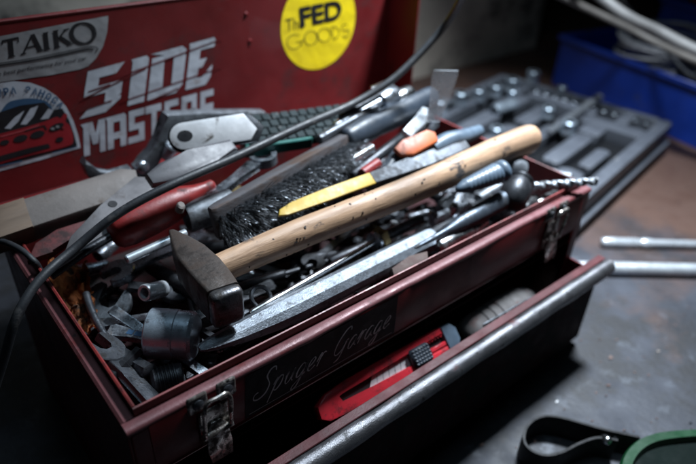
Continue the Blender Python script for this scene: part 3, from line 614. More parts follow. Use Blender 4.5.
# ------------------------------------------------------------------ wire brush
bA, bB = at(210, 218, .034), at(347, 141, .040)
wb = thing('wire_brush', 'wire scrubbing brush with dark bristles and ribbed blue-black grip', 'brush', (bA+bB)/2 - V(0, 0, .03))
FB = frame(bA, bB); Lb = (bB-bA).length       # local x along, -y towards the viewer, z up
TB = FB @ Matrix.Rotation(math.radians(-12), 4, 'X')
bm = new(); prism(bm, [(0.0, -.004), (.004, -.007), (Lb*.6, -.007), (Lb+.004, -.006), (Lb+.004, .0045), (Lb*.5, .0052), (.010, .0050), (.002, .003)], .027, TB @ Matrix.Translation((0, 0, -.019)), .0022, 2)
obj('block', bm, M['brushwood'], wb)
rnd = random.Random(5); verts = []; faces = []
Bm = TB
tufts = []
for iu in range(26):
    for iv in range(6): tufts.append((.018 + .955*(iu + .5*(iv % 2))/26, (iv+.5)/6, rnd.gauss(0, .16), rnd.gauss(-.06, .16), rnd.uniform(.8, 1.08)))
for s_, row, dx, dz, lf in tufts:
    for i in range(24):
        a0 = rnd.uniform(0, 6.28); q0 = rnd.uniform(0, .0015)
        base = V(s_*Lb + q0*math.cos(a0), -.0060, -.0180 + row*.0200 + q0*math.sin(a0))
        tuft = V(dx - (.45 if s_ < .12 else 0) + rnd.gauss(0, .16), -1, dz + rnd.gauss(0, .16) + (row-.75)*.5 + (rnd.gauss(0, .35) if rnd.random() < .12 else 0)).normalized()
        ln = rnd.uniform(.016, .0255)*lf; curl = V(rnd.gauss(0, .16), 0, rnd.gauss(-.08, .16))
        r = rnd.uniform(.00013, .00024); i0 = len(verts); segs = 4
        R3 = Bm.to_3x3(); td = R3 @ tuft; side = V(.6, .4, .7).cross(td).normalized(); oth = side.cross(td).normalized()
        for k in range(segs+1):
            t = k/segs; p = base + tuft*ln*t + curl*ln*.42*t*t; q = Bm @ p; rr = r*(1-.25*t)
            verts += [q + side*rr, q - side*rr*.5 + oth*rr*.87, q - side*rr*.5 - oth*rr*.87]
        for k in range(segs):
            a = i0 + 3*k
            for e in range(3): faces.append((a+e, a+(e+1) % 3, a+3+(e+1) % 3, a+3+e))
        faces.append((i0+3*segs, i0+3*segs+1, i0+3*segs+2))
per = 15; nv = 15; nf = 13        # verts and faces per wire
wires = len(verts)//nv
for nm, mm, pick in (('bristles', 'bristle', lambda i: i % 9 != 0), ('glint_bristles', 'steel', lambda i: i % 9 == 0)):  # every ninth wire in brighter steel stands in for glints
    vv, ff = [], []
    for i in range(wires):
        if not pick(i): continue
        o_ = len(vv) - i*nv; vv += [v - wloc(wb) for v in verts[i*nv:(i+1)*nv]]; ff += [tuple(q + o_ for q in f) for f in faces[i*nf:(i+1)*nf]]
    me = bpy.data.meshes.new(nm); me.from_pydata(vv, [], ff); me.materials.append(M[mm])
    for p in me.polygons: p.use_smooth = True
    o = bpy.data.objects.new(nm, me); COL.objects.link(o); o.parent = wb; o['kind'] = 'stuff'
gB = at(434, 96, .046); bm = new()
gr = [(0, .0085), (.03, .0105), (.08, .0110), (.16, .0124), (.25, .0128), (.33, .0118), (.41, .0127), (.50, .0131), (.58, .0120), (.66, .0128), (.75, .0131), (.82, .0122), (.90, .0125), (.96, .0118), (.99, .009), (1, .004)]
lathe(bm, bB - (bB-bA).normalized()*.004 + V(0, 0, .002), gB, gr, 24, (.85, 1.0)); obj('grip', bm, M['rubber'], wb, ang=70)

# ------------------------------------------------------------------ chisel bar and rods in front
cA, cB = at(199, 356, -.006), at(432, 238, -.012)
ch = thing('cold_chisel', 'long grey faceted steel chisel with a flattened point along the front rim', 'chisel', (cA+cB)/2 - V(0, 0, .012))
bm = new(); FC = frame(cA, cB) @ Matrix.Rotation(math.radians(10), 4, 'X'); Lc = (cB-cA).length; R = []
for t, wy, wz, dz in ((0, .0018, .0012, .0070), (.012, .0034, .0020, .0066), (.05, .0052, .0032, .0055), (.14, .0074, .0056, .0032), (.26, .0090, .0082, .0007), (.34, .0096, .0088, 0), (.97, .0098, .0090, 0), (1.0, .0088, .0080, 0)):
    R.append([FC @ V(t*Lc, wy*y*1.08, wz*z + dz) for y, z in ((-1, .0), (-.9, .55), (-.42, .98), (.42, .98), (.9, .55), (1, 0), (.9, -.55), (.42, -.98), (-.42, -.98), (-.9, -.55))])
rings(bm, R); obj('blade', bm, M['chisel'], ch, ang=20)
rA, rB = at(250, 314, -.004), at(376, 241, -.004)
rd = thing('threaded_rod_tool', 'bright thin steel rod ending in a brass nut below the hammer handle', 'rod', (rA+rB)/2 - V(0, 0, .004))
bm = new(); lathe(bm, rA, rB, [(0, .0018), (.02, .0030), (.2, .0031), (.22, .0027), (.98, .0027), (1, .0027)], 16); obj('shaft', bm, M['chrome'], rd)
d = (rB-rA).normalized()
bm = new(); lathe(bm, rB - d*.003, rB + d*.0005, [(0, .0075), (.1, .0082), (.9, .0082), (1, .0075)], 18); obj('washer', bm, M['steel'], rd)
bm = new(); lathe(bm, rB + d*.001, rB + d*.009, [(0, .0088), (.12, .0098), (.88, .0098), (1, .0088)], sides=6); obj('nut', bm, M['brass'], rd, ang=20)
bm = new(); lathe(bm, rB + d*.009, rB + d*.06 + V(0, 0, -.004), [(0, .0045), (1, .0045)], 14); obj('shank', bm, M['darksteel'], rd)
bm = new(); c0 = at(261, 297, -.004); X = frame(c0, c0 + V(1, .3, .2), (-.3, -.8, .6)); tube(bm, [X @ V(.0075*math.cos(k*.5236), .0075*math.sin(k*.5236), 0) for k in range(13)], .0016, 8, 3, loop=False)
tag(obj('key_ring', bm, M['darksteel']), 'small dark steel ring beside the tip of the bright rod', 'ring')
# second slim bar under the chisel
bm = new(); a, b = at(236, 327, -.022), at(330, 276, -.024); lathe(bm, a, b, [(0, .004), (.04, .0055), (1, .0055)], sides=6); tag(obj('hex_bar', bm, M['darksteel'], ang=20), 'dark hexagonal bar half hidden between bright rod and grey chisel', 'bar')
bm = new(); p = at(265, 346, -.004); lathe(bm, p - V(0, 0, .035), p + V(0, 0, .003), [(0, .0030), (.85, .0030), (.9, .0028), (.97, .0016), (1, .0003)], 12)
tag(obj('bolt', bm, M['chrome']), 'bright bolt tip poking up at the front rim under the chisel', 'bolt')
# punch
pA, pB = at(415, 248, .000), at(503, 200, .006)
bm = new(); lathe(bm, pA, pB, [(0, .0009), (.02, .0014), (.20, .0024), (.33, .0032), (.46, .0066), (.50, .0074), (.52, .0070), (.54, .0076), (.75, .0084), (.80, .0082), (1, .0088)], 20); 
tag(obj('centre_punch', bm, M['gunmetal']), 'dark blue-grey punch with slim point lying across the chisel end', 'punch')
# scrap pieces near the front rim
bm = new(); prism(bm, [(0, 0), (.018, -.003), (.036, .001), (.040, .007), (.024, .011), (.004, .009)], .010, frame(at(391, 285, -.016), at(424, 266, -.012), (-.2, -.5, 1)), .0015); tag(obj('wood_scrap', bm, M['brown']), 'reddish brown wood scrap wedged by the front rim below the punch tip', 'scrap')
for i, (a, b, r, lab) in enumerate((((437, 248), (470, 231), .0065, 'pale chrome socket lying beside the wood scrap at the front rim'), ((470, 232), (484, 222), .0068, 'short bright chrome socket standing out between punch and front rim'), ((520, 212), (536, 200), .0075, 'chrome socket against the front rim beside the right latch'), ((536, 206), (556, 194), .006, 'small chrome socket nearest the right front corner of the box'))):
    bm = new(); A, B = at(*a, -.008), at(*b, -.006); lathe(bm, A, B, [(0, r*.6), (.001, r*.6), (.04, r*.92), (.08, r), (.45, r), (.5, r*.9), (.95, r*.9), (1, r*.8)], 18); tag(obj('socket', bm, M['chrome']), lab, 'socket')

# ------------------------------------------------------------------ tools at the right end
gA, g2 = at(456, 190, .030), at(505, 170, .034)
sd2 = thing('ribbed_screwdriver', 'short screwdriver with ribbed blue-grey grip beneath the handle end', 'screwdriver', (gA+g2)/2 - V(0, 0, .01))
prof2 = [(0, .001), (.04, .0032), (.12, .0048)]
for k in range(9): prof2 += [(.16+k*.075, .0055+.0004*k), (.19+k*.075, .0063+.0004*k), (.215+k*.075, .0063+.0004*k)]
prof2 += [(.86, .0075), (.9, .0098), (.97, .0098), (1, .007)]
bm = new(); lathe(bm, gA, g2, prof2, 20); obj('grip', bm, M['blueplastic'], sd2, ang=60)
bm = new(); lathe(bm, at(506, 166, .022), at(524, 172, .016), [(0, .008), (.1, .0115), (.5, .012), (.9, .010), (1, .006)], 20); tag(obj('drill_chuck', bm, M['greysteel']), 'round grey steel chuck just behind the black ball knob', 'chuck')
kn = at(518, 193, .010)
bm = new(); lathe(bm, kn - V(.016, .004, .008), kn + V(.014, .008, .008), [(0, .004), (.08, .009), (.25, .0125), (.5, .0138), (.72, .0125), (.86, .010), (.90, .011), (.96, .011), (1, .008)], 24); tag(obj('ball_knob', bm, M['black']), 'black ball knob resting by the right end of the box', 'knob')
bm = new(); a, b = at(534, 186, .008), at(597, 181, .014); n = 60; R = []; X = frame(a, b); L = (b-a).length
for i in range(n+1):
    t = i/n; ph = t*16; R.append([X @ V(t*L, .0040*math.cos(q)*(1 if abs(math.cos(q-ph)) < .75 else .62), .0040*math.sin(q)*(1 if abs(math.cos(q-ph)) < .75 else .62)) for q in [2*math.pi*k/16 for k in range(16)]])
rings(bm, R); tag(obj('drill_bit', bm, M['greysteel'], ang=50), 'twisted steel drill bit lying over the right front corner of the box', 'drill bit')
# blue and orange handled cutters
pc = at(418, 150, .042)
pl = thing('pliers', 'pliers with orange sleeve and blue-grey handle behind the hammer handle', 'pliers', pc - V(0, 0, .03))
bm = new(); tube(bm, [at(432, 149, .040), at(447, 141, .042), at(462, 137, .042), at(479, 131, .040)], lambda t: .0060 + .0022*math.sin(3.1*min(1, t+.1)), 12, 5); obj('handle', bm, M['blueplastic'], pl)
bm = new(); prism(bm, [(0, 0), (.012, -.004), (.042, .000), (.044, .009), (.038, .014), (.010, .013), (-.002, .008)], .006, frame(at(399, 158, .040), at(436, 144, .044), (-.2, -.6, 1)), .0012); obj('sleeve', bm, M['orange'], pl)
bm = new(); prism(bm, [(0, 0), (.03, .002), (.05, .012), (.046, .017), (.02, .012), (0, .010)], .006, frame(at(408, 141, .046), at(441, 116, .050), (-.1, -.6, 1)), .001); obj('jaw', bm, M['satin2'], pl)
bm = new(); tube(bm, [at(380, 178, .030), at(390, 166, .034), at(396, 155, .037), at(410, 146, .038)], .0055, 10, 5); obj('handle', bm, M['rubber'], pl)
tp = [at(433, 121, .052), at(438, 104, .068), at(446, 70, .100)]
bm = new(); R = []
for p, wd in zip(smooth_path(tp, 5), (.0050, .0052, .0054, .0056, .006, .0066, .0074, .0082, .0090, .0094, .0088)):
    R.append([p + V(wd, -wd*.75, 0), p + V(wd, -wd*.75, .0) + V(-.0010, -.0012, .0), p - V(wd, -wd*.75, 0) + V(-.0010, -.0012, 0), p - V(wd, -wd*.75, 0)])
rings(bm, R); tag(obj('plastic_strip', bm, M['clear']), 'cloudy clear plastic strip standing up behind the orange-sleeved pliers', 'plastic strip')

# yellow strip
yA, yB = at(278, 213, .030), at(372, 179, .034); FY2 = frame(yA, yB, (-.15, -.55, 1)); L = (yB-yA).length
bm = new(); prism(bm, [(-.002, -.0035), (.006, -.0050), (L*.5, -.0056), (L, -.0056), (L, .0056), (L*.5, .0052), (.014, .0042), (.002, .0015)], .0024, FY2, .0006)
yl = thing('marked_strip', 'flat yellow painted strip fading to bare grey along the hammer handle', 'strip', yA - V(0, 0, .01)); obj('painted_end', bm, M['yellow'], yl)
bm = new(); prism(bm, [(L, -.0056), (L+.06, -.0066), (L+.11, -.005), (L+.11, .0066), (L+.05, .0068), (L, .0056)], .0023, FY2, .0006); obj('bare_end', bm, M['dull'], yl)

# ------------------------------------------------------------------ wrenches and sockets
def wrench(A, B, wd, label, m='steel', ring=True, jaw=True, up=(0, 0, 1), th=None, jr=None, rr=None, group=None):
    """combination wrench: jaw at A, ring at B"""
    F = frame(A, B, up); L = (B-A).length; th = th or wd*.5; jr = jr or wd*1.15; rr = rr or wd*.85
    t = thing('wrench', label, 'wrench', (A+B)/2 - V(0, 0, th), group)
    bm = new(); x0 = jr*.8 if jaw else 0; x1 = L - rr*.85 if ring else L
    prism(bm, [(x0, -wd*.5), (x0+wd, -wd*.38), (L*.5, -wd*.33), (x1-wd*.3, -wd*.38), (x1, -wd*.45), (x1, wd*.45), (x1-wd*.3, wd*.38), (L*.5, wd*.33), (x0+wd, wd*.38), (x0, wd*.5)], th*.8, F @ Matrix.Translation((0, 0, -th*.4)), th*.22)
    obj('shank', bm, M[m], t)
    if ring:
        bm = new(); c = F @ Matrix.Translation((L, 0, -th*.6)); prism_hole(bm, circ(rr, 24), circ(rr*.62, 24), th*1.2, c); obj('ring_end', bm, M[m], t)
    if jaw:
        a = math.radians(15); P = []
        for k in range(19):
            g = math.radians(40 + 280*k/18); P.append((jr*math.cos(g+math.pi), jr*math.sin(g+math.pi)))
        P = [(p[0]*1.0, p[1]) for p in P]
        inner = [(-jr*.75, jr*.42), (jr*.05, jr*.42), (jr*.28, jr*.2), (jr*.28, -jr*.2), (jr*.05, -jr*.42), (-jr*.75, -jr*.42)]
        bm = new(); prism(bm, P + list(reversed(inner)) if False else P + inner[::-1] if False else P + inner, th*1.1, F @ Matrix.Rotation(a, 4, 'Z') @ Matrix.Translation((0, 0, -th*.55)), th*.12, 1); obj('jaw', bm, M[m], t)
    return t
wrench(at(206, 203, .026), at(263, 158, .032), .013, 'bright ring wrench lying behind the wire brush', 'steel', jaw=False, rr=.0125, th=.007)
wrench(at(103, 349, -.014), at(158, 407, -.026), .013, 'grey open-jaw wrench leaning into the near left corner', 'darksteel', ring=False, jr=.0150, up=(.55, -.25, .8), th=.006)
wrench(at(118, 273, -.018), at(187, 243, -.010), .011, 'dark open-jaw wrench under the red handle, beside the shiny rod', 'steel', ring=False, jr=.0135, th=.006)
wrench(at(108, 303, -.030), at(70, 345, -.045), .014, 'large dark open-jaw wrench with a bright rim left of the ring socket', 'greysteel', ring=False, jr=.0175, th=.006, up=(.2, -.3, 1))
wrench(at(176, 292, -.030), at(128, 286, -.022), .011, 'dark flat wrench stamped on its shank behind the ring socket', 'darksteel', ring=False, jr=.0125, th=.005)
wb2 = wrench(at(160, 341, -.032), at(108, 331, -.026), .0115, 'satin wrench with a small blue mark left of the big socket', 'steel', ring=False, jaw=False, th=.006)
F = frame(at(128, 334.5, -.0245), at(147, 338.5, -.0245)); bm = new(); box(bm, (0, -.0022, .0026), (.0045, .0022, .0030)); box(bm, (.006, -.0022, .0026), (.0115, .0022, .0031)); bm2 = None
bm.transform(F); obj('blue_mark', bm, M['blueink'], wb2)
wrench(at(152, 318, -.036), at(98, 325, -.030), .010, 'thin bright wrench crossing behind the big socket', 'steel', ring=False, jaw=False, th=.005)
bm = new(); tube(bm, [at(86, 294, -.010), at(92, 312, -.012), at(105, 336, -.016), at(127, 369, -.022), at(150, 398, -.026)], lambda t: .0028 - .0008*t, 10, 6); tag(obj('pry_rod', bm, M['darksteel']), 'thin dark steel rod running from the orange rag to the near corner', 'rod')
# big socket
sA, sB = at(150, 333, -.013), at(196, 336, -.013)
bs = thing('impact_socket', 'big scuffed steel socket lying on its side at the left front', 'socket', (sA+sB)/2 - V(0, 0, .017))
bm = new(); lathe(bm, sA, sB, [(.02, .0105), (.0, .0120), (.0, .0162), (.03, .0172), (.60, .0172), (.62, .0168), (.93, .0168), (1.0, .0150), (1.0, .008)], 36, cap=True); obj('shell', bm, M['satin'], bs, ang=30)
# deep dark socket near the rim and ring socket
A, B = at(151, 386, -.030), at(184, 377, -.030); bm = new(); pr = [(0, .005), (.01, .0085), (.06, .0100)]
for k in range(6): pr += [(.12+k*.12, .0112), (.17+k*.12, .0112), (.19+k*.12, .0104), (.22+k*.12, .0104)]
pr += [(.94, .0108), (1, .009)]
lathe(bm, A, B, pr, 24); tag(obj('knurled_socket', bm, M['black'], ang=40), 'black ridged socket behind the front rim below the big socket', 'socket')
A = at(144, 293, -.004); B = A + V(.0105, .0045, -.0055)
bm = new(); lathe(bm, A, B + (B-A)*.6, [(.75, .0036), (.02, .0038), (0, .0046), (0, .0056), (.04, .0062), (1, .0062)], 22, cap=True); tag(obj('small_socket', bm, M['satin2'], ang=40), 'small open steel socket pointing left above the big socket', 'socket')
# shiny rod and pipe
bm = new(); lathe(bm, at(126, 260, .014), at(186, 233, .018), [(0, .0026), (.02, .0034), (1, .0034)], 16); tag(obj('polished_rod', bm, M['satin2']), 'polished round rod emerging below the red handle', 'rod')
A, B = at(186, 218, .020), at(232, 203, .022)
bm = new(); r = .0122; lathe(bm, A, B, [(.85, r*.82), (.05, r*.84), (0, r*.9), (0, r*.98), (.03, r), (1, r)], 32); tag(obj('steel_pipe', bm, M['greysteel'], ang=40), 'short dark pipe with open mouth between red handle and brush', 'pipe')
# red handle tool
rA_, rB_ = at(110, 236, .022), at(214, 184, .034)
rh = thing('red_handle_tool', 'tool with fat dirty red plastic handle under the black cable', 'tool', (rA_+rB_)/2 - V(0, 0, .015))
bm = new(); lathe(bm, rA_, rB_, [(0, .004), (.02, .0095), (.06, .0128), (.15, .0145), (.35, .0150), (.55, .0138), (.70, .0108), (.82, .0070), (.92, .0052), (.98, .0048), (1, .003)], 28, (.95, 1.0)); obj('handle', bm, M['redplastic'], rh, ang=60)
bm = new(); p = at(181, 205, .043); lathe(bm, p - V(.002, 0, .004), p + V(.0, -.001, .0012), [(0, .004), (.8, .004), (1, .003)], 14, (1.2, .8)); obj('rivet', bm, M['beige'], rh)

# ------------------------------------------------------------------ cable
cp = [(-40, 470, -.09), (-16, 420, -.06), (2, 362, -.02), (17, 318, .008), (40, 280, .022), (76, 246, .030), (120, 214, .044), (172, 184, .056), (236, 156, .060), (300, 128, .062), (352, 103, .068), (392, 80, .084), (424, 50, .108), (448, 20, .135), (462, -2, .16), (486, -50, .205)]
bm = new(); tube(bm, [at(*p) + V(0, 0, .0012*math.sin(i*2.3)) for i, p in enumerate(cp)], lambda t: .0030 + .0007*t, 12, 8); tag(obj('cable', bm, M['cable']), 'thick black cable sweeping over the tools and past the lid corner', 'cable')
bm = new(); tube(bm, [at(-30, 252, .012), at(-4, 241, .016), at(18, 248, .018), at(33, 260, .014), at(40, 270, .004), at(46, 290, -.01)], .0022, 10, 6); tag(obj('thin_cable', bm, M['cable']), 'thin glossy black wire crossing the back left corner of the box', 'cable')

# ------------------------------------------------------------------ back left tools
A, B = aty(-40, 238, .222), aty(134, 182, .222); A.z = .006; B.z = .012
L = (B-A).length; X = frame(A, B, (0, -.45, 1))
bt = thing('wooden_bar', 'beige painted wooden bar with a bare end against the lid at left', 'bar', (A+B)/2 - V(0, 0, .02))
bm = new(); prism(bm, [(0, -.012), (L*.90, -.0135), (L, -.006), (L+.004, .008), (L*.95, .014), (0, .015)], .020, X, .0018); obj('bar', bm, M['beige'], bt)
bm = new(); prism(bm, [(.012, -.0128), (.046, -.0130), (.050, .0154), (.012, .0154)], .0215, X @ Matrix.Translation((0, 0, -.0005)), .0018); obj('bare_end', bm, M['rawwood'], bt)
bm = new(); box(bm, (.075, -.0142, .004), (L*.88, -.0128, .0062), .0003, X); obj('groove_strip', bm, M['brown'], bt)
A2, B2 = at(56, 268, .020), at(150, 186, .030)
bm = new(); X = frame(A2, B2, (-.25, -.5, 1)); L = (B2-A2).length; prism(bm, [(0, -.002), (L*.4, -.009), (L, -.011), (L+.01, 0), (L, .014), (L*.6, .014), (L*.25, .010)], .0022, X, .0004); 
gp = thing('scraper_blade', 'flat grey scraper blade with a dark hole beneath the cable', 'scraper', (A2+B2)/2 - V(0, 0, .01)); obj('blade', bm, M['greyplate'], gp)
bm = new(); lathe(bm, X @ V(L*.66, .008, .001), X @ V(L*.66, .008, .0027), [(0, .0034), (1, .0034)], 16); obj('hole', bm, M['ink'], gp)  # black disc on the blade, painting the dark of a hole
bm = new(); tube(bm, [at(50, 276, .014), at(84, 252, .020), at(118, 232, .022)], .0035, 10, 5); tag(obj('dark_rod', bm, M['black']), 'black rod lying beneath the grey scraper blade', 'rod')
bm = new(); X = frame(at(26, 262, .000), at(74, 236, .006), (-.2, -.5, 1)); prism(bm, [(0, -.004), (.018, -.008), (.03, -.004), (.05, -.008), (.056, .002), (.03, .008), (.012, .006)], .008, X, .0015)
tag(obj('red_clamp', bm, M['dullred']), 'dull red clamp piece below the beige wooden bar', 'clamp')
# locking pliers with curved jaw, standing against the lid
YP = 0.262
def up_poly(pts): return [(p.x, p.z) for p in (aty(*q, YP) for q in pts)]
lp = thing('locking_pliers', 'grey curved-jaw locking pliers leaning on the lid under the white letters', 'pliers', aty(140, 165, YP) - V(0, 0, .02))
FP = Matrix.Translation((0, YP+.006, 0)) @ LM
bm = new(); prism(bm, up_poly([(81, 163), (84, 157.5), (88, 165), (97, 172), (110, 174), (122, 171), (129, 166), (133, 172), (137, 186), (128, 190), (122, 181), (108, 184.5), (94, 181.5), (86, 175)]), .011, FP, .0018); obj('lower_jaw', bm, M['greysteel'], lp)
bm = new(); prism(bm, up_poly([(133, 166), (141, 160), (149, 149), (156, 136), (161, 126), (163.5, 112.5), (200, 111), (262, 110), (262, 116), (205, 117.5), (172, 119.5), (169, 130), (163, 146), (155, 162), (150, 174), (140, 182), (134, 176)]), .013, FP, .0018); obj('body', bm, M['greysteel'], lp)
p = aty(143.5, 168, YP-.008); bm = new(); lathe(bm, p + V(0, .004, 0), p - V(0, .002, 0), [(0, .0062), (.5, .0062), (.8, .0048), (1, .001)], 20); obj('rivet', bm, M['steel'], lp)
p = aty(168, 157, YP-.008); bm = new(); lathe(bm, p + V(0, .006, 0), p - V(-.006, .002, -.012), [(0, .0075), (.9, .0075), (1, .006)], 20); obj('adjusting_screw', bm, M['steel'], lp)
# bright tab
tA, tB = at(170, 138, .058), at(250, 130, .062); X = frame(tA, tB, (-.3, -.9, .8)); L = (tB-tA).length
tbx = thing('steel_tab', 'bright silver lever with a hole in its rounded end behind the cable', 'lever', tA - V(0, 0, .02))
out = circ(.0115, 11, .0115, 0, math.pi/2, 3*math.pi/2) + [(L, -.0085), (L+.006, .0), (L-.004, .0145)]
bm = new(); prism(bm, out, .0022, X, .0005); obj('lever', bm, M['tab'], tbx)
bm = new(); lathe(bm, X @ V(.0125, 0, .0012), X @ V(.0125, 0, .0026), [(0, .0062), (1, .0062)], 20, (1, .75)); obj('hole', bm, M['ink'], tbx)  # black disc laid on the lever for the darkness of its hole
bm = new(); prism(bm, circ(.0135, 11, .0115, 0, math.pi/2, 3*math.pi/2) + [(L+.006, -.010), (L+.012, .002), (L, .0165)], .004, X @ Matrix.Translation((0, 0, -.0045)), .0008); obj('backing', bm, M['black'], tbx)
# grey plastic handle beneath the tab
A, B = at(147, 184, .044), at(232, 150, .048); X = frame(A, B, (-.2, -.7, 1)); L = (B-A).length
bm = new(); prism(bm, [(0, -.006), (.02, -.011), (L*.6, -.010), (L, -.006), (L, .006), (L*.5, .010), (.015, .009), (0, .004)], .010, X, .003); tag(obj('plastic_tool', bm, M['purple']), 'smooth grey plastic tool beneath the bright silver lever', 'tool')
# pad with raised squares
pz = .052
P0, P1, P2 = at(236, 119, pz), at(352, 104, pz), at(268, 147, pz)
X = frame(P0, P1, (0, -.25, 1)); Lx = (P1-P0).length; Ly = .042
pdt = thing('rubber_pad', 'dark rubber pad of raised squares with a green edge behind the cable', 'pad', (P0+P1)/2 - V(0, 0, .03))
bm = new(); box(bm, (0, -Ly, -.008), (Lx, 0, 0), .001, X); obj('base', bm, M['caseblack'], pdt)
bm = new(); box(bm, (-.0045, -Ly, -.009), (-.0002, 0, .0035), .001, X); obj('edge_strip', bm, M['green_edge'], pdt)
bm = new(); box(bm, (-.0045, -Ly-.004, -.009), (Lx*.5, -Ly-.0002, .0030), .001, X); obj('edge_strip', bm, M['green_edge'], pdt)
nx, ny = 13, 4; px_ = Lx/nx; py_ = Ly/ny
for i in range(nx):
    for j in range(ny):
        bm = new(); ox = px_*.5*(j % 2)
        if i == nx-1 and j % 2: bm.free(); continue
        box(bm, (ox + i*px_ + .0006, -Ly + j*py_ + .0006, .0002), (ox + (i+1)*px_ - .0006, -Ly + (j+1)*py_ - .0006, .0026 + .0004*rnd.random()), .0006, X); obj('square', bm, M['pad'], pdt)

# ------------------------------------------------------------------ orange rag
rnd = random.Random(11); bm = new(); n = 26; m = 14; grid = []
pa, pb, pc_, pd = at(47, 262, -.004), at(86, 262, -.004), at(62, 335, -.020), at(100, 330, -.024)
for i in range(n+1):
    row = []
    for j in range(m+1):
        u, v = j/m, i/n; p = (pa*(1-u)+pb*u)*(1-v) + (pc_*(1-u)+pd*u)*v
        p = p + V(.0015*math.sin(i*1.7+j), .0015*math.sin(j*2.1-i*.6), .0045*math.sin(j*1.15+i*.5)*math.cos(i*.62-j*.3) + .002*rnd.uniform(-1, 1)); row.append(bm.verts.new(p))
    grid.append(row)
for i in range(n):
    for j in range(m): bm.faces.new((grid[i][j], grid[i][j+1], grid[i+1][j+1], grid[i+1][j]))
bmesh.ops.solidify(bm, geom=bm.faces, thickness=.0012); tag(obj('rag', bm, M['rag'], ang=80), 'crumpled rusty orange rag in the left corner of the box', 'rag')

# ------------------------------------------------------------------ bundle of shafts behind the brush grip
def shaft(a, za, b, zb, r, m, label, tip='blunt', cat='rod', name='steel_shaft', grp=None):
    bm = new(); A, B = at(*a, za), at(*b, zb)
    pr = {'blunt': [(0, r*.7), (.015, r), (.985, r), (1, r*.7)], 'knob': [(0, r), (.70, r), (.72, r*1.7), (.80, r*1.9), (.95, r*1.8), (1, r*1.2)], 'hex': [(0, r*.8), (.02, r), (.98, r), (1, r*.8)]}[tip]
    lathe(bm, A, B, pr, 14, sides=6 if tip == 'hex' else None); return tag(obj(name, bm, M[m]), label, cat, grp)
shaft((318, 140), .048, (376, 107), .056, .0045, 'darksteel', 'dark shaft lying just behind the brush between cable and grip', 'blunt')
shaft((335, 128), .050, (396, 92), .060, .0050, 'steel', 'steel shaft with thick bright end under the cable by the lid corner', 'knob')
shaft((350, 122), .046, (412, 92), .056, .0048, 'chrome', 'bright chrome shaft beside the blue-black brush grip', 'knob')
shaft((340, 118), .056, (382, 93), .064, .0036, 'black', 'black slim shaft against the lid under the cable', 'blunt')
shaft((372, 92), .058, (392, 84), .064, .0060, 'chrome', 'short bright socket touching the lid below the cable', 'blunt', 'socket', 'socket')
bm = new(); tube(bm, [at(338, 128, .046), at(348, 119, .050), at(360, 113, .052), at(372, 112, .052)], lambda t: .005 + .002*math.sin(3*t), 10, 5); tag(obj('orange_handle', bm, M['orange']), 'small orange handle tip behind the brush neck', 'handle')
shaft((352, 176), .026, (428, 118), .036, .0052, 'black', 'black shaft under the brush grip, nearest the grip', 'blunt')
shaft((366, 180), .024, (436, 124), .034, .0046, 'darksteel', 'dark shaft in the gap between grip and orange sleeve', 'hex')
shaft((384, 172), .028, (430, 116), .040, .0040, 'chrome', 'bright slim shaft passing left of the orange sleeve', 'knob')
shaft((352, 160), .036, (372, 148), .038, .0042, 'chrome', 'short bright pin below the brush neck', 'blunt', 'pin', 'steel_pin')
shaft((362, 174), .030, (378, 163), .032, .0048, 'redplastic', 'red-brown stub beneath the brush neck beside the yellow strip', 'blunt', 'stub', 'plastic_stub')
bm = new(); X = frame(at(365, 188, .022), at(448, 160, .026), (-.1, -.5, 1)); prism(bm, [(0, -.008), (.03, -.011), (.09, -.009), (.115, .0), (.09, .012), (.03, .012), (0, .008)], .006, X, .0012); tag(obj('flat_tool', bm, M['dull']), 'flat grey steel tool between yellow strip and orange sleeve', 'tool')
bm = new(); tube(bm, [at(390, 172, .030), at(396, 160, .036), at(404, 152, .036), at(398, 168, .034), at(412, 166, .034)], .0032, 10, 5); tag(obj('bent_hook', bm, M['rubber']), 'bent dark hook beside the orange sleeve', 'hook')

# ------------------------------------------------------------------ dim filling of the compartment: loose tools one can glimpse in the gaps
rnd = random.Random(21)
fill = [((300, 300), (352, 268), 'darksteel', 'dark rod glimpsed between bright rod and hammer handle'), ((330, 262), (420, 222), 'black', 'black rod in the shade right under the hammer handle'), ((430, 222), (470, 205), 'steel', 'steel stub in the shade behind the punch'),
        ((465, 212), (505, 190), 'darksteel', 'dark rod between punch and ball knob'), ((440, 210), (452, 196), 'greysteel', 'small grey plug below the ribbed grip'), ((478, 200), (500, 186), 'greysteel', 'grey stub below the ribbed grip by the ball knob'),
        ((540, 172), (572, 178), 'greysteel', 'grey rod along the right rim behind the drill bit'), ((545, 190), (580, 184), 'steel', 'steel pin beneath the drill bit in the corner'), ((500, 218), (530, 204), 'greysteel', 'grey pin between ball knob and front rim'),
        ((240, 190), (210, 200), 'brass', 'dull brass fitting between ring wrench and pipe'), ((150, 265), (205, 300), 'black', 'black bar in the shade below the hammer head'), ((215, 345), (255, 320), 'darksteel', 'dark stub under the chisel point'),
        ((180, 320), (215, 340), 'darksteel', 'dark stub between big socket and hammer face'), ((120, 355), (150, 372), 'darksteel', 'dark stub left of the ridged socket'), ((110, 380), (140, 350), 'black', 'black pin between open-jaw wrench and ridged socket')]
for a, b, m, lab in fill:
    bm = new(); z0 = rnd.uniform(-.030, -.018); r = rnd.uniform(.004, .007); A, B = at(*a, z0), at(*b, z0 + .004)
    lathe(bm, A, B, [(0, r*.7), (.03, r), (.5, r), (.52, r*.86), (.97, r*.86), (1, r*.6)], 14, sides=rnd.choice((6, 14))); tag(obj('loose_bar', bm, M[m]), lab, 'bar')
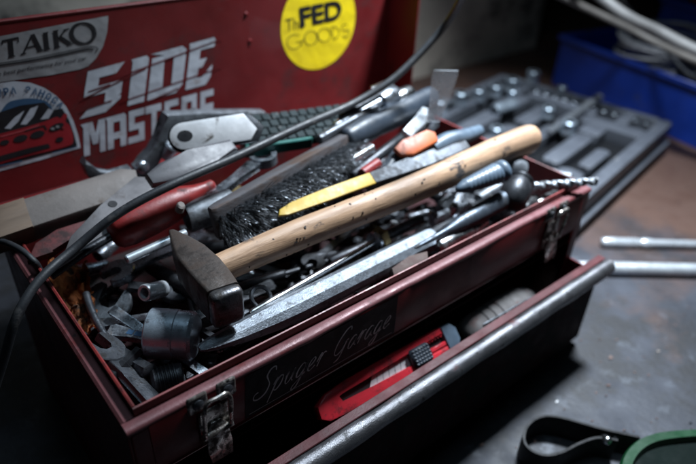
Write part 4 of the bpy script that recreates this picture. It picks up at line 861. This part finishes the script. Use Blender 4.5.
for i, (px, py, m, lab) in enumerate(((455, 205, 'chrome', 'tiny bright bolt head below the ribbed grip'), (434, 212, 'steel', 'tiny steel nut in the shade beneath the hammer handle'), (395, 222, 'chrome', 'tiny bright bolt head right above the brass nut'), (232, 332, 'steel', 'small nut beside the chisel point'), (495, 196, 'chrome', 'bright bolt head left of the ball knob'))):
    p = at(px, py, -.004); bm = new(); lathe(bm, p - V(.002, -.001, .010), p, [(0, .0025), (.45, .0025), (.46, .0045), (.9, .0045), (1, .0036)], sides=6); tag(obj('hex_bolt', bm, M[m], ang=20), lab, 'bolt')

# small tools buried in the heap, one by one
rnd = random.Random(33)
def rnd_pt(z): return V(rnd.uniform(.035, .43), rnd.uniform(.03, .215), z)
WORD = {'steel': 'grey steel', 'darksteel': 'dark steel', 'black': 'black'}
def where(p):
    col = ('at the left end by the orange rag', 'close to the hammer head', 'below the near half of the hammer handle', 'below the middle of the hammer handle', 'below the far half of the hammer handle', 'at the right end by the ball knob')[min(5, int((p.x-.02)/.071))]
    return ('in front, ' if p.y < .10 else 'towards the lid, ' if p.y > .16 else 'mid heap, ') + col
def clamp_in(p): return V(min(max(p.x, .022), W-.022), min(max(p.y, .022), D-.02), p.z)
for i in range(120):
    z = -.050 + .022*(i/120); p = rnd_pt(z); a = rnd.choice((rnd.gauss(.0, .45), rnd.gauss(.4, .7), rnd.uniform(0, 3.14))); d = V(math.cos(a), math.sin(a), rnd.gauss(0, .08)); k = i % 6; mw = rnd.choice(('steel', 'black', 'darksteel', 'darksteel'))  # mostly dark metals, so the depth of the heap looks shaded
    if .10 < p.x < .34 and p.y < .125: mw = 'black'; p.z -= .006  # tools under the handle turned black, putting the gap's shade into their colour
    if k in (0, 3):
        L_ = rnd.uniform(.07, .12); A, B = clamp_in(p - d*L_/2), clamp_in(p + d*L_/2)
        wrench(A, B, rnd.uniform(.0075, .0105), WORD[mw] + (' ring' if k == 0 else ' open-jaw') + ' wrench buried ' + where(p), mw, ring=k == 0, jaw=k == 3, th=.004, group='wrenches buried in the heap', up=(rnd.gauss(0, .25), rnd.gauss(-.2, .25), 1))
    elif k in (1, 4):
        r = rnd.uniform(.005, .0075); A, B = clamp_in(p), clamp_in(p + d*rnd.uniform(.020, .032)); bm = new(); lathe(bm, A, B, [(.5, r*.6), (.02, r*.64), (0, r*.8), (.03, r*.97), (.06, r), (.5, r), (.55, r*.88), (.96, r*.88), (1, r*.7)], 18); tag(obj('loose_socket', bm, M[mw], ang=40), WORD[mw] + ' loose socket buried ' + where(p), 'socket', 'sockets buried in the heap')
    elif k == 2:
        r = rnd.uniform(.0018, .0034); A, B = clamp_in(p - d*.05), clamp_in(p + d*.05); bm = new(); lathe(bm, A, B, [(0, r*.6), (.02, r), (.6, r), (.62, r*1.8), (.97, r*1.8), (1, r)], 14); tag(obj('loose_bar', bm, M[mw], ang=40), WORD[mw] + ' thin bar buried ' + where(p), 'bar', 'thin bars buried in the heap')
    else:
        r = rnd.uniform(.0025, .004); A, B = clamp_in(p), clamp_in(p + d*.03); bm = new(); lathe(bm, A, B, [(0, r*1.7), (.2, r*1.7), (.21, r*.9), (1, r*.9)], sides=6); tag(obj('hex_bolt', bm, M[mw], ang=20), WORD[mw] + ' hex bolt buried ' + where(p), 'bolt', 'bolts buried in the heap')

# ------------------------------------------------------------------ drawer contents
kA, kB = at(317, 412, -.070), at(456, 333, -.069)
kn_ = thing('utility_knife', 'red snap-blade utility knife lying in the open drawer', 'knife', (kA+kB)/2 - V(0, 0, .02))
XK = frame(kA, kB, (0, -1.0, 1)); L = (kB-kA).length
def slab(bm, x0, x1, y0, y1, z0, z1, c): box(bm, (x0, y0, z0), (x1, y1, z1), c, XK)
bm = new()
prism(bm, [(0, -.006), (.006, -.0105), (.022, -.011), (L*.9, -.011), (L*.9, -.0055), (.020, -.0035), (.018, .003), (.022, .0042), (L*.9, .0046), (L*.9, .0105), (.03, .0105), (.010, .0085), (.001, .003)], .010, XK @ Matrix.Translation((0, 0, -.008)), .0014)
obj('body', bm, M['redgloss'], kn_)
bm = new(); slab(bm, .018, L*.92, -.006, .0055, -.0075, -.002, .0003); obj('channel', bm, M['ink'], kn_)
for k in range(34):
    bm = new(); x = .024 + k*.0032; 
    if x > L*.88: bm.free(); break
    hull(bm, [(x, .0047, -.001), (x+.0030, .0047, -.001), (x+.0015, .0033, -.001), (x, .0047, .0012), (x+.0030, .0047, .0012), (x+.0015, .0033, .0012)], XK); obj('tooth', bm, M['redgloss'], kn_)
bm = new(); prism(bm, [(.046, -.0055), (.053, .0030), (.092, .0030), (.092, -.0055)], .0006, XK @ Matrix.Translation((0, 0, -.0018))); bl = obj('blade', bm, M['tab'], kn_)
for k in range(6):
    bm = new(); x = .054 + k*.006; F2 = XK @ Matrix.Translation((0, 0, -.00115)); prism(bm, [(x, -.0055), (x+.0004, -.0055), (x+.0034, .0030), (x+.0030, .0030)], .0001, F2); obj('score_line', bm, M['steel'], bl)
bm = new(); slab(bm, .088, .108, -.0085, .0065, -.001, .0065, .0022); kb = obj('slider', bm, M['rubber'], kn_)
for i in range(6):
    for j in range(5):
        bm = new(); x = .0895 + i*.0029; y = -.0072 + j*.0027; hull(bm, [XK @ V(x, y, .0064), XK @ V(x+.0022, y, .0064), XK @ V(x, y+.002, .0064), XK @ V(x+.0022, y+.002, .0064), XK @ V(x+.0011, y+.001, .0074)]); obj('knurl', bm, M['rubber'], kb)
bm = new(); prism(bm, [(L*.9+.0002, -.011), (L-.003, -.0105), (L+.001, -.005), (L+.001, .005), (L-.003, .0100), (L*.9+.0002, .0105)], .0118, XK @ Matrix.Translation((0, 0, -.009)), .0025); obj('end_cap', bm, M['blueplastic'], kn_)
bm = new(); slab(bm, .110, L*.9, -.0045, -.001, -.002, .0012, .0006); obj('lock_strip', bm, M['redgloss'], kn_)
gA_, gB_ = at(462, 336, -.088), at(532, 296, -.084)
gg = thing('grip_handle', 'worn grey oval grip with cross grooves at the right of the drawer', 'grip', (gA_+gB_)/2 - V(0, 0, .02))
pr = [(0, .006), (.03, .011), (.12, .0155)]
for k in range(7): pr += [(.16+k*.10, .0170 - .0005*abs(k-3)), (.232+k*.10, .0172 - .0005*abs(k-3)), (.242+k*.10, .0163 - .0005*abs(k-3)), (.252+k*.10, .0163 - .0005*abs(k-3))]
pr += [(.92, .0130), (.98, .008), (1, .003)]
bm = new(); lathe(bm, gA_, gB_, pr, 24, (1.0, .9)); obj('body', bm, M['stone'], gg, ang=50)
bm = new(); X = frame(gA_, gB_); Lg = (gB_-gA_).length; tube(bm, [X @ V(Lg*t, -.0168*math.cos(1.0)*1.0, .0153*math.sin(1.0)) for t in (.16, .5, .84)], .0006, 6, 4); obj('groove', bm, M['darksteel'], gg)
bm = new(); lathe(bm, at(532, 300, -.11), at(548, 262, -.10), [(0, .010), (.1, .014), (.9, .014), (1, .010)], 20); tag(obj('tape_roll', bm, M['brown']), 'dim brown roll at the far right end of the drawer', 'roll')

# ------------------------------------------------------------------ socket case on the bench
cz = -.122
c1, c2, c3 = at(673, 124, cz), at(592, 196, cz), at(526, 64.5, cz)
ex = (c1-c2); ex.z = 0; ex.normalize(); ey = V(-ex.y, ex.x, 0)
MC = Matrix(((ex.x, ey.x, 0, c1.x), (ex.y, ey.y, 0, c1.y), (0, 0, 1, 0), (0, 0, 0, 1)))     # local: x<0 runs left along the near edge, y back
CW, CD = .40, (c3-c1).dot(ey)
sc = thing('socket_case', 'open dark grey plastic case of chrome sockets on the bench behind the box', 'tool case', MC @ V(-CW/2, CD/2, TZ))
bm = new(); prism(bm, [(-CW+.006, .006), (-.010, .006), (-.006, .010), (-.006, CD-.01), (-CW+.006, CD-.006)], .026, MC @ Matrix.Translation((0, 0, TZ+.001)), .003); obj('shell', bm, M['caseblack'], sc)
def rr_poly(x0, y0, x1, y1, r, n=5):
    P = []
    for cx, cy, a in ((x1-r, y0+r, -90), (x1-r, y1-r, 0), (x0+r, y1-r, 90), (x0+r, y0+r, 180)):
        P += [(cx + r*math.cos(math.radians(a+90*k/n)), cy + r*math.sin(math.radians(a+90*k/n))) for k in range(n+1)]
    return P
bm = new(); prism(bm, rr_poly(-CW-.004, -.006, .006, CD+.004, .016), .010, MC @ Matrix.Translation((0, 0, TZ+.014)), .002); obj('lower_rim', bm, M['case'], sc)
bm = new(); prism(bm, rr_poly(-CW, 0, 0, CD, .016), .006, MC @ Matrix.Translation((0, 0, cz-.024)), .001); obj('tray', bm, M['case2'] if 'case2' in M else M['caseblack'], sc)
ribs = [rr_poly(-CW, 0, 0, .020, .010), rr_poly(-CW, CD-.014, 0, CD, .006), rr_poly(-.016, .021, 0, CD-.015, .004), rr_poly(-CW, .021, -CW+.02, CD-.015, .004),
        rr_poly(-.115, .0205, -.075, .12, .006), rr_poly(-.0745, .055, -.017, .075, .004), rr_poly(-.0745, .112, -.045, .24, .006), rr_poly(-.16, .070, -.1155, .105, .006), rr_poly(-.30, .072, -.165, .100, .010),
        rr_poly(-.36, .030, -.30, .065, .008), rr_poly(-.28, .032, -.20, .052, .006), rr_poly(-.155, .125, -.080, .148, .006), rr_poly(-.30, .130, -.17, .150, .008), rr_poly(-.20, .170, -.10, .20, .008), rr_poly(-.34, .175, -.22, .20, .008),
        rr_poly(-.17, .225, -.08, .262, .008), rr_poly(-.31, .225, -.19, .255, .008), rr_poly(-.070, .255, -.018, .285, .006), rr_poly(-.36, .285, -.02, .300, .005)]
for r_ in ribs:
    bm = new(); prism(bm, r_, .0215, MC @ Matrix.Translation((0, 0, cz-.0178)), .0018); obj('rib', bm, M['case'], sc)
rnd = random.Random(8)
for i in range(15):
    bm = new(); y = .035 + i*(CD-.07)/14; p = MC @ V(-.030, y, cz-.007); r = .0032; lathe(bm, p, p + V(0, 0, .0145), [(0, r), (.4, r), (.45, r*.8), (1, r*.7)], sides=6)
    tag(obj('driver_bit', bm, M['steel'], ang=20), 'small steel driver bit standing in the row along the case edge by the blue bin', 'driver bit', 'bits along the case edge')
def socket(px, py, z, r, h, lab, lie=None):
    p = at(px, py, z); t = thing('socket', lab, 'socket', p - V(0, 0, h if lie is None else r), 'chrome sockets in the case')
    bm = new(); d = V(0, 0, 1) if lie is None else (at(*lie, z) - p).normalized(); A = p - d*h if lie is None else p; B = p if lie is None else p + d*h
    if lie is not None: A, B = B, A
    lathe(bm, A, B, [(0, r*.86), (.06, r), (.35, r), (.4, r*.93), (.55, r*.93), (.6, r), (.95, r), (1, r*.9), (1, r*.62)], 20); obj('body', bm, M['satin'], t, ang=40)
    bm = new(); lathe(bm, B - d*.0006, B + d*.0002, [(0, r*.60), (1, r*.60)], sides=6); obj('dark_hex_disc', bm, M['caseblack'], t)  # flat black disc stands in for the shaded inside of the socket
socket(494, 110.5, -.112, .0105, .055, 'chrome socket lying with its bright end forward in the case middle', (526, 101))
socket(549, 107, -.100, .0100, .020, 'chrome socket standing alone in the middle of the case')
socket(570, 121, -.100, .0120, .022, 'chrome socket standing nearest the front edge of the case')
socket(513, 78, -.098, .0135, .026, 'widest chrome socket standing in the back row of the case')
socket(513, 90, -.105, .0105, .020, 'chrome socket just in front of the widest socket')
socket(534, 71, -.100, .0125, .024, 'chrome socket at the far right of the back row')
socket(461, 92, -.095, .0125, .024, 'chrome socket at the left of the back row by the clear strip')
socket(479, 89, -.098, .0120, .022, 'dim socket second from left in the back row')
socket(496, 85, -.098, .0120, .022, 'dim socket third from left in the back row')
socket(563, 86, -.108, .0085, .018, 'small chrome socket by the far right corner of the case')
socket(497, 127, -.106, .0110, .020, 'chrome socket half hidden behind the hammer handle end')
socket(440, 100, -.080, .0120, .024, 'chrome socket beside the brush grip end')
bm = new(); lathe(bm, at(548, 133, -.114), at(600, 97, -.114), [(0, .005), (.05, .0062), (.7, .0062), (.72, .008), (.95, .008), (1, .006)], 16); tag(obj('extension_bar', bm, M['greysteel']), 'grey extension bar lying in a slot of the case', 'extension bar')

# ------------------------------------------------------------------ blue bins with coiled wire
def bin_(A, B, depth, z0, z1, label, name='storage_bin'):
    """A near, B far corner of the side facing the camera (on the bench); depth to the right"""
    A = V(A.x, A.y, 0); B = V(B.x, B.y, 0); e = (B-A).normalized(); n = V(e.y, -e.x, 0); L = (B-A).length
    t = thing(name, label, 'bin', (A+B)/2 + n*depth/2 + V(0, 0, z0))
    X = Matrix(((e.x, n.x, 0, A.x), (e.y, n.y, 0, A.y), (0, 0, 1, 0), (0, 0, 0, 1)))
    for nm, lo, hi in (('wall', (0, 0, z0), (L, .004, z1)), ('wall', (0, depth-.004, z0), (L, depth, z1)), ('wall', (0, .0042, z0), (.004, depth-.0042, z1-.0)), ('wall', (L-.004, .0042, z0), (L, depth-.0042, z1)), ('floor', (.0042, .0042, z0), (L-.0042, depth-.0042, z0+.004))):
        bm = new(); box(bm, lo, hi, .0012, X); obj(nm, bm, M['bluebin'], t)
    bm = new()
    for lo, hi in (((-.006, -.006, z1-.008), (L+.006, -.0002, z1+.003)), ((-.006, depth+.0002, z1-.008), (L+.006, depth+.006, z1+.003)), ((-.006, 0, z1-.008), (-.0002, depth, z1+.003)), ((L+.0002, 0, z1-.008), (L+.006, depth, z1+.003))): box(bm, lo, hi, .0015, X)
    obj('rim', bm, M['bluebin'], t)
    return X
XB = bin_(V(1.075, .100, 0), V(1.150, .470, 0), .22, TZ, -.070, 'dark blue plastic bin holding coiled grey wire behind the socket case')
XB2 = bin_(V(1.33, .02, 0), V(1.42, .40, 0), .25, TZ, -.01, 'farther blue bin at the top right corner filled with shiny parts')
bm = new(); 
for i in range(9):
    r = .085 - .006*(i % 3); z = -.080 + .0055*i; c = XB @ V(.215 + .004*math.sin(i*2.1), .105 + .004*math.cos(i*1.7), z)
    tube(bm, [c + V(r*1.15*math.cos(k*.5236), r*.95*math.sin(k*.5236), .010*math.sin(k*.5236 + i)) for k in range(13)], .0034, 8, 3)
tag(obj('wire_coil', bm, M['coil']), 'coil of grey wire heaped in the nearer blue bin', 'coil')
bm = new()
for i in range(6):
    r = .060 - .005*(i % 3); c = XB @ V(.085 + .004*math.sin(i*1.1), .095, -.072 + .006*i)
    tube(bm, [c + V(r*math.cos(k*.5236), r*1.1*math.sin(k*.5236), .012*math.sin(k*.5236 + 2*i)) for k in range(13)], .0030, 8, 3)
tag(obj('cable_coil', bm, M['cable']), 'coil of thin black cable at the near end of the blue bin', 'coil')
rnd = random.Random(4)
for i in range(10):
    p = XB2 @ V(rnd.uniform(.05, .36), rnd.uniform(.03, .16), rnd.uniform(-.02, .03)); a = rnd.uniform(0, 3.14); d = V(math.cos(a), math.sin(a), rnd.uniform(-.2, .3)).normalized()
    bm = new(); r = rnd.uniform(.010, .018); lathe(bm, p - d*.035, p + d*.035, [(0, r*.5), (.05, r), (.6, r), (.62, r*.6), (1, r*.6)], 14); tag(obj('metal_part', bm, M['chrome'] if i % 3 else M['redplastic']), 'shiny metal part heaped in the farther blue bin' if i % 3 else 'red plastic part heaped in the farther blue bin', 'part', 'parts in the farther bin')
for pts, r, m, lab in (([(570, -30, .10), (620, 12, .055), (660, 32, .03), (700, 52, .015), (760, 75, .0)], .0085, 'palecord', 'thick pale tube crossing above the blue bins'),
                       ([(500, -30, .12), (560, -4, .06), (620, 24, .02), (655, 42, .0), (700, 62, -.005), (760, 80, -.01)], .0055, 'browncord', 'brown-grey cord running below the pale tube'),
                       ([(600, -30, .10), (625, 5, .04), (650, 30, .0), (680, 66, -.03), (720, 100, -.05)], .0030, 'cable', 'thin black wire crossing behind the pale tube')):
    bm = new(); tube(bm, [at(*p) for p in pts], r, 10, 6); tag(obj('cord', bm, M[m]), lab, 'cord')

# ------------------------------------------------------------------ chrome bars on the bench
def bar(a, b, r, prof, lab):
    A, B = at(*a, TZ + r), at(*b, TZ + r); A, B = A, A + (B-A).normalized()*.34
    bm = new(); lathe(bm, A, B, [(t, q*r) for t, q in prof], 24); tag(obj('steel_bar', bm, M['satin2']), lab, 'bar')
bar((601, 242), (696, 244.5), .0066, [(0, .55), (.008, .9), (.02, 1), (.14, 1), (.145, .86), (.16, .86), (.165, 1), (.19, 1), (.21, .8), (1, .8)], 'thin chrome bar with a stepped neck on the bench, the farther of two')
bar((572, 267.5), (696, 270), .0082, [(0, .6), (.01, .92), (.03, 1), (1, 1)], 'thicker chrome bar on the bench, its end under the drawer rail')

# ------------------------------------------------------------------ goggles at the lower right
gpts = [at(640, 437, -.150), at(600, 428, -.150), at(560, 417, -.150), at(541, 416.5, -.150), at(528, 425, -.150), at(524, 438, -.150), at(530, 449, -.150), at(545, 455, -.150), at(562, 452, -.150), at(580, 443, -.150), at(598, 437.5, -.150), at(618, 440, -.150)]
gt = thing('goggles', 'green plastic goggle frame with a looped black strap on the bench', 'goggles', V(.40, -.13, TZ))
bm = new(); P = smooth_path(gpts, 6); R = []
for i, p in enumerate(P):
    a, b = P[max(i-1, 0)], P[min(i+1, len(P)-1)]; t = (b-a); t.z = 0; t.normalize(); nn = V(-t.y, t.x, 0)*.0011
    R.append([p - nn, p + nn, V(p.x, p.y, TZ+.0012) + nn*1.0 + nn*4*0, V(p.x, p.y, TZ+.0012) - nn])
rings(bm, R); obj('strap', bm, M['strap'], gt, ang=50)
p = at(606, 439, -.150); bm = new(); lathe(bm, p + V(.002, .003, -.004), p - V(.001, .004, -.0015), [(0, .0040), (.7, .0040), (.9, .003), (1, .001)], 14); obj('screw', bm, M['chrome'], gt)
bm = new(); box(bm, (-.004, -.003, 0), (.012, .003, .020), .0012, Matrix.Translation(V(*at(612, 447, -.170).xy, TZ+.0015)) @ Matrix.Rotation(-.6, 4, 'Z')); obj('hinge', bm, M['strap'], gt)
fp_ = [(618, 480), (622, 458), (633, 443), (650, 434), (675, 430), (710, 430), (760, 440), (800, 470), (800, 540), (720, 560), (650, 540), (620, 505)]
cen = at(705, 490, -.145); outp = smooth_path([at(*q, -.145) for q in fp_ + [fp_[0]]], 4)[:-1]
bm = new(); R = []
for p in outp:
    d = (cen - p); d.z = 0; d.normalize()
    R.append([V(p.x, p.y, TZ+.002), V(p.x, p.y, -.147), p + d*.0015 + V(0, 0, .001), p + d*.0085 + V(0, 0, .001), V(p.x, p.y, -.149) + d*.0100, V(p.x, p.y, -.158) + d*.0100, V(p.x, p.y, -.160) + d*.003, V(p.x, p.y, TZ+.002) + d*.003])
rings(bm, R, loop=True); obj('frame', bm, M['green'], gt, ang=50)
bm = new(); prism(bm, [((p + (cen-p)*.14).x, (p + (cen-p)*.14).y) for p in outp], .0022, Matrix.Translation((0, 0, -.1525))); obj('lens', bm, M['lens'], gt)

# ------------------------------------------------------------------ crumbs on the bench
rnd = random.Random(17); bm = new()
for i in range(900):
    x, y = rnd.uniform(.25, 1.0), rnd.uniform(-.28, .14); s = abs(rnd.gauss(0, .0008)) + .00025
    if y > -.03 and x < .47: continue
    hull(bm, [(x + s*rnd.uniform(-1, 1)*1.4, y + s*rnd.uniform(-1, 1), TZ + .0001 + s*rnd.uniform(0, .9)) for k in range(7)])
o = tag(obj('crumbs', bm, M['brown'], ang=20), 'scattered grit and crumbs on the bench top', 'grit'); o['kind'] = 'stuff'
for px, py, s, m, lab in ((657, 352, .004, 'beige', 'tiny pale wood chip on the open bench'), (557, 402, .0022, 'tab', 'tiny bright speck at the edge of the box shadow'), (690, 424, .003, 'darksteel', 'dark shaving on the bench beside the goggle frame')):
    p = at(px, py, TZ); r_ = random.Random(px); bm = new(); hull(bm, [(p.x + s*r_.uniform(-1, 1), p.y + s*.5*r_.uniform(-1, 1), TZ + .0002 + s*.4*r_.random()) for k in range(9)]); tag(obj('chip', bm, M[m], ang=20), lab, 'chip')
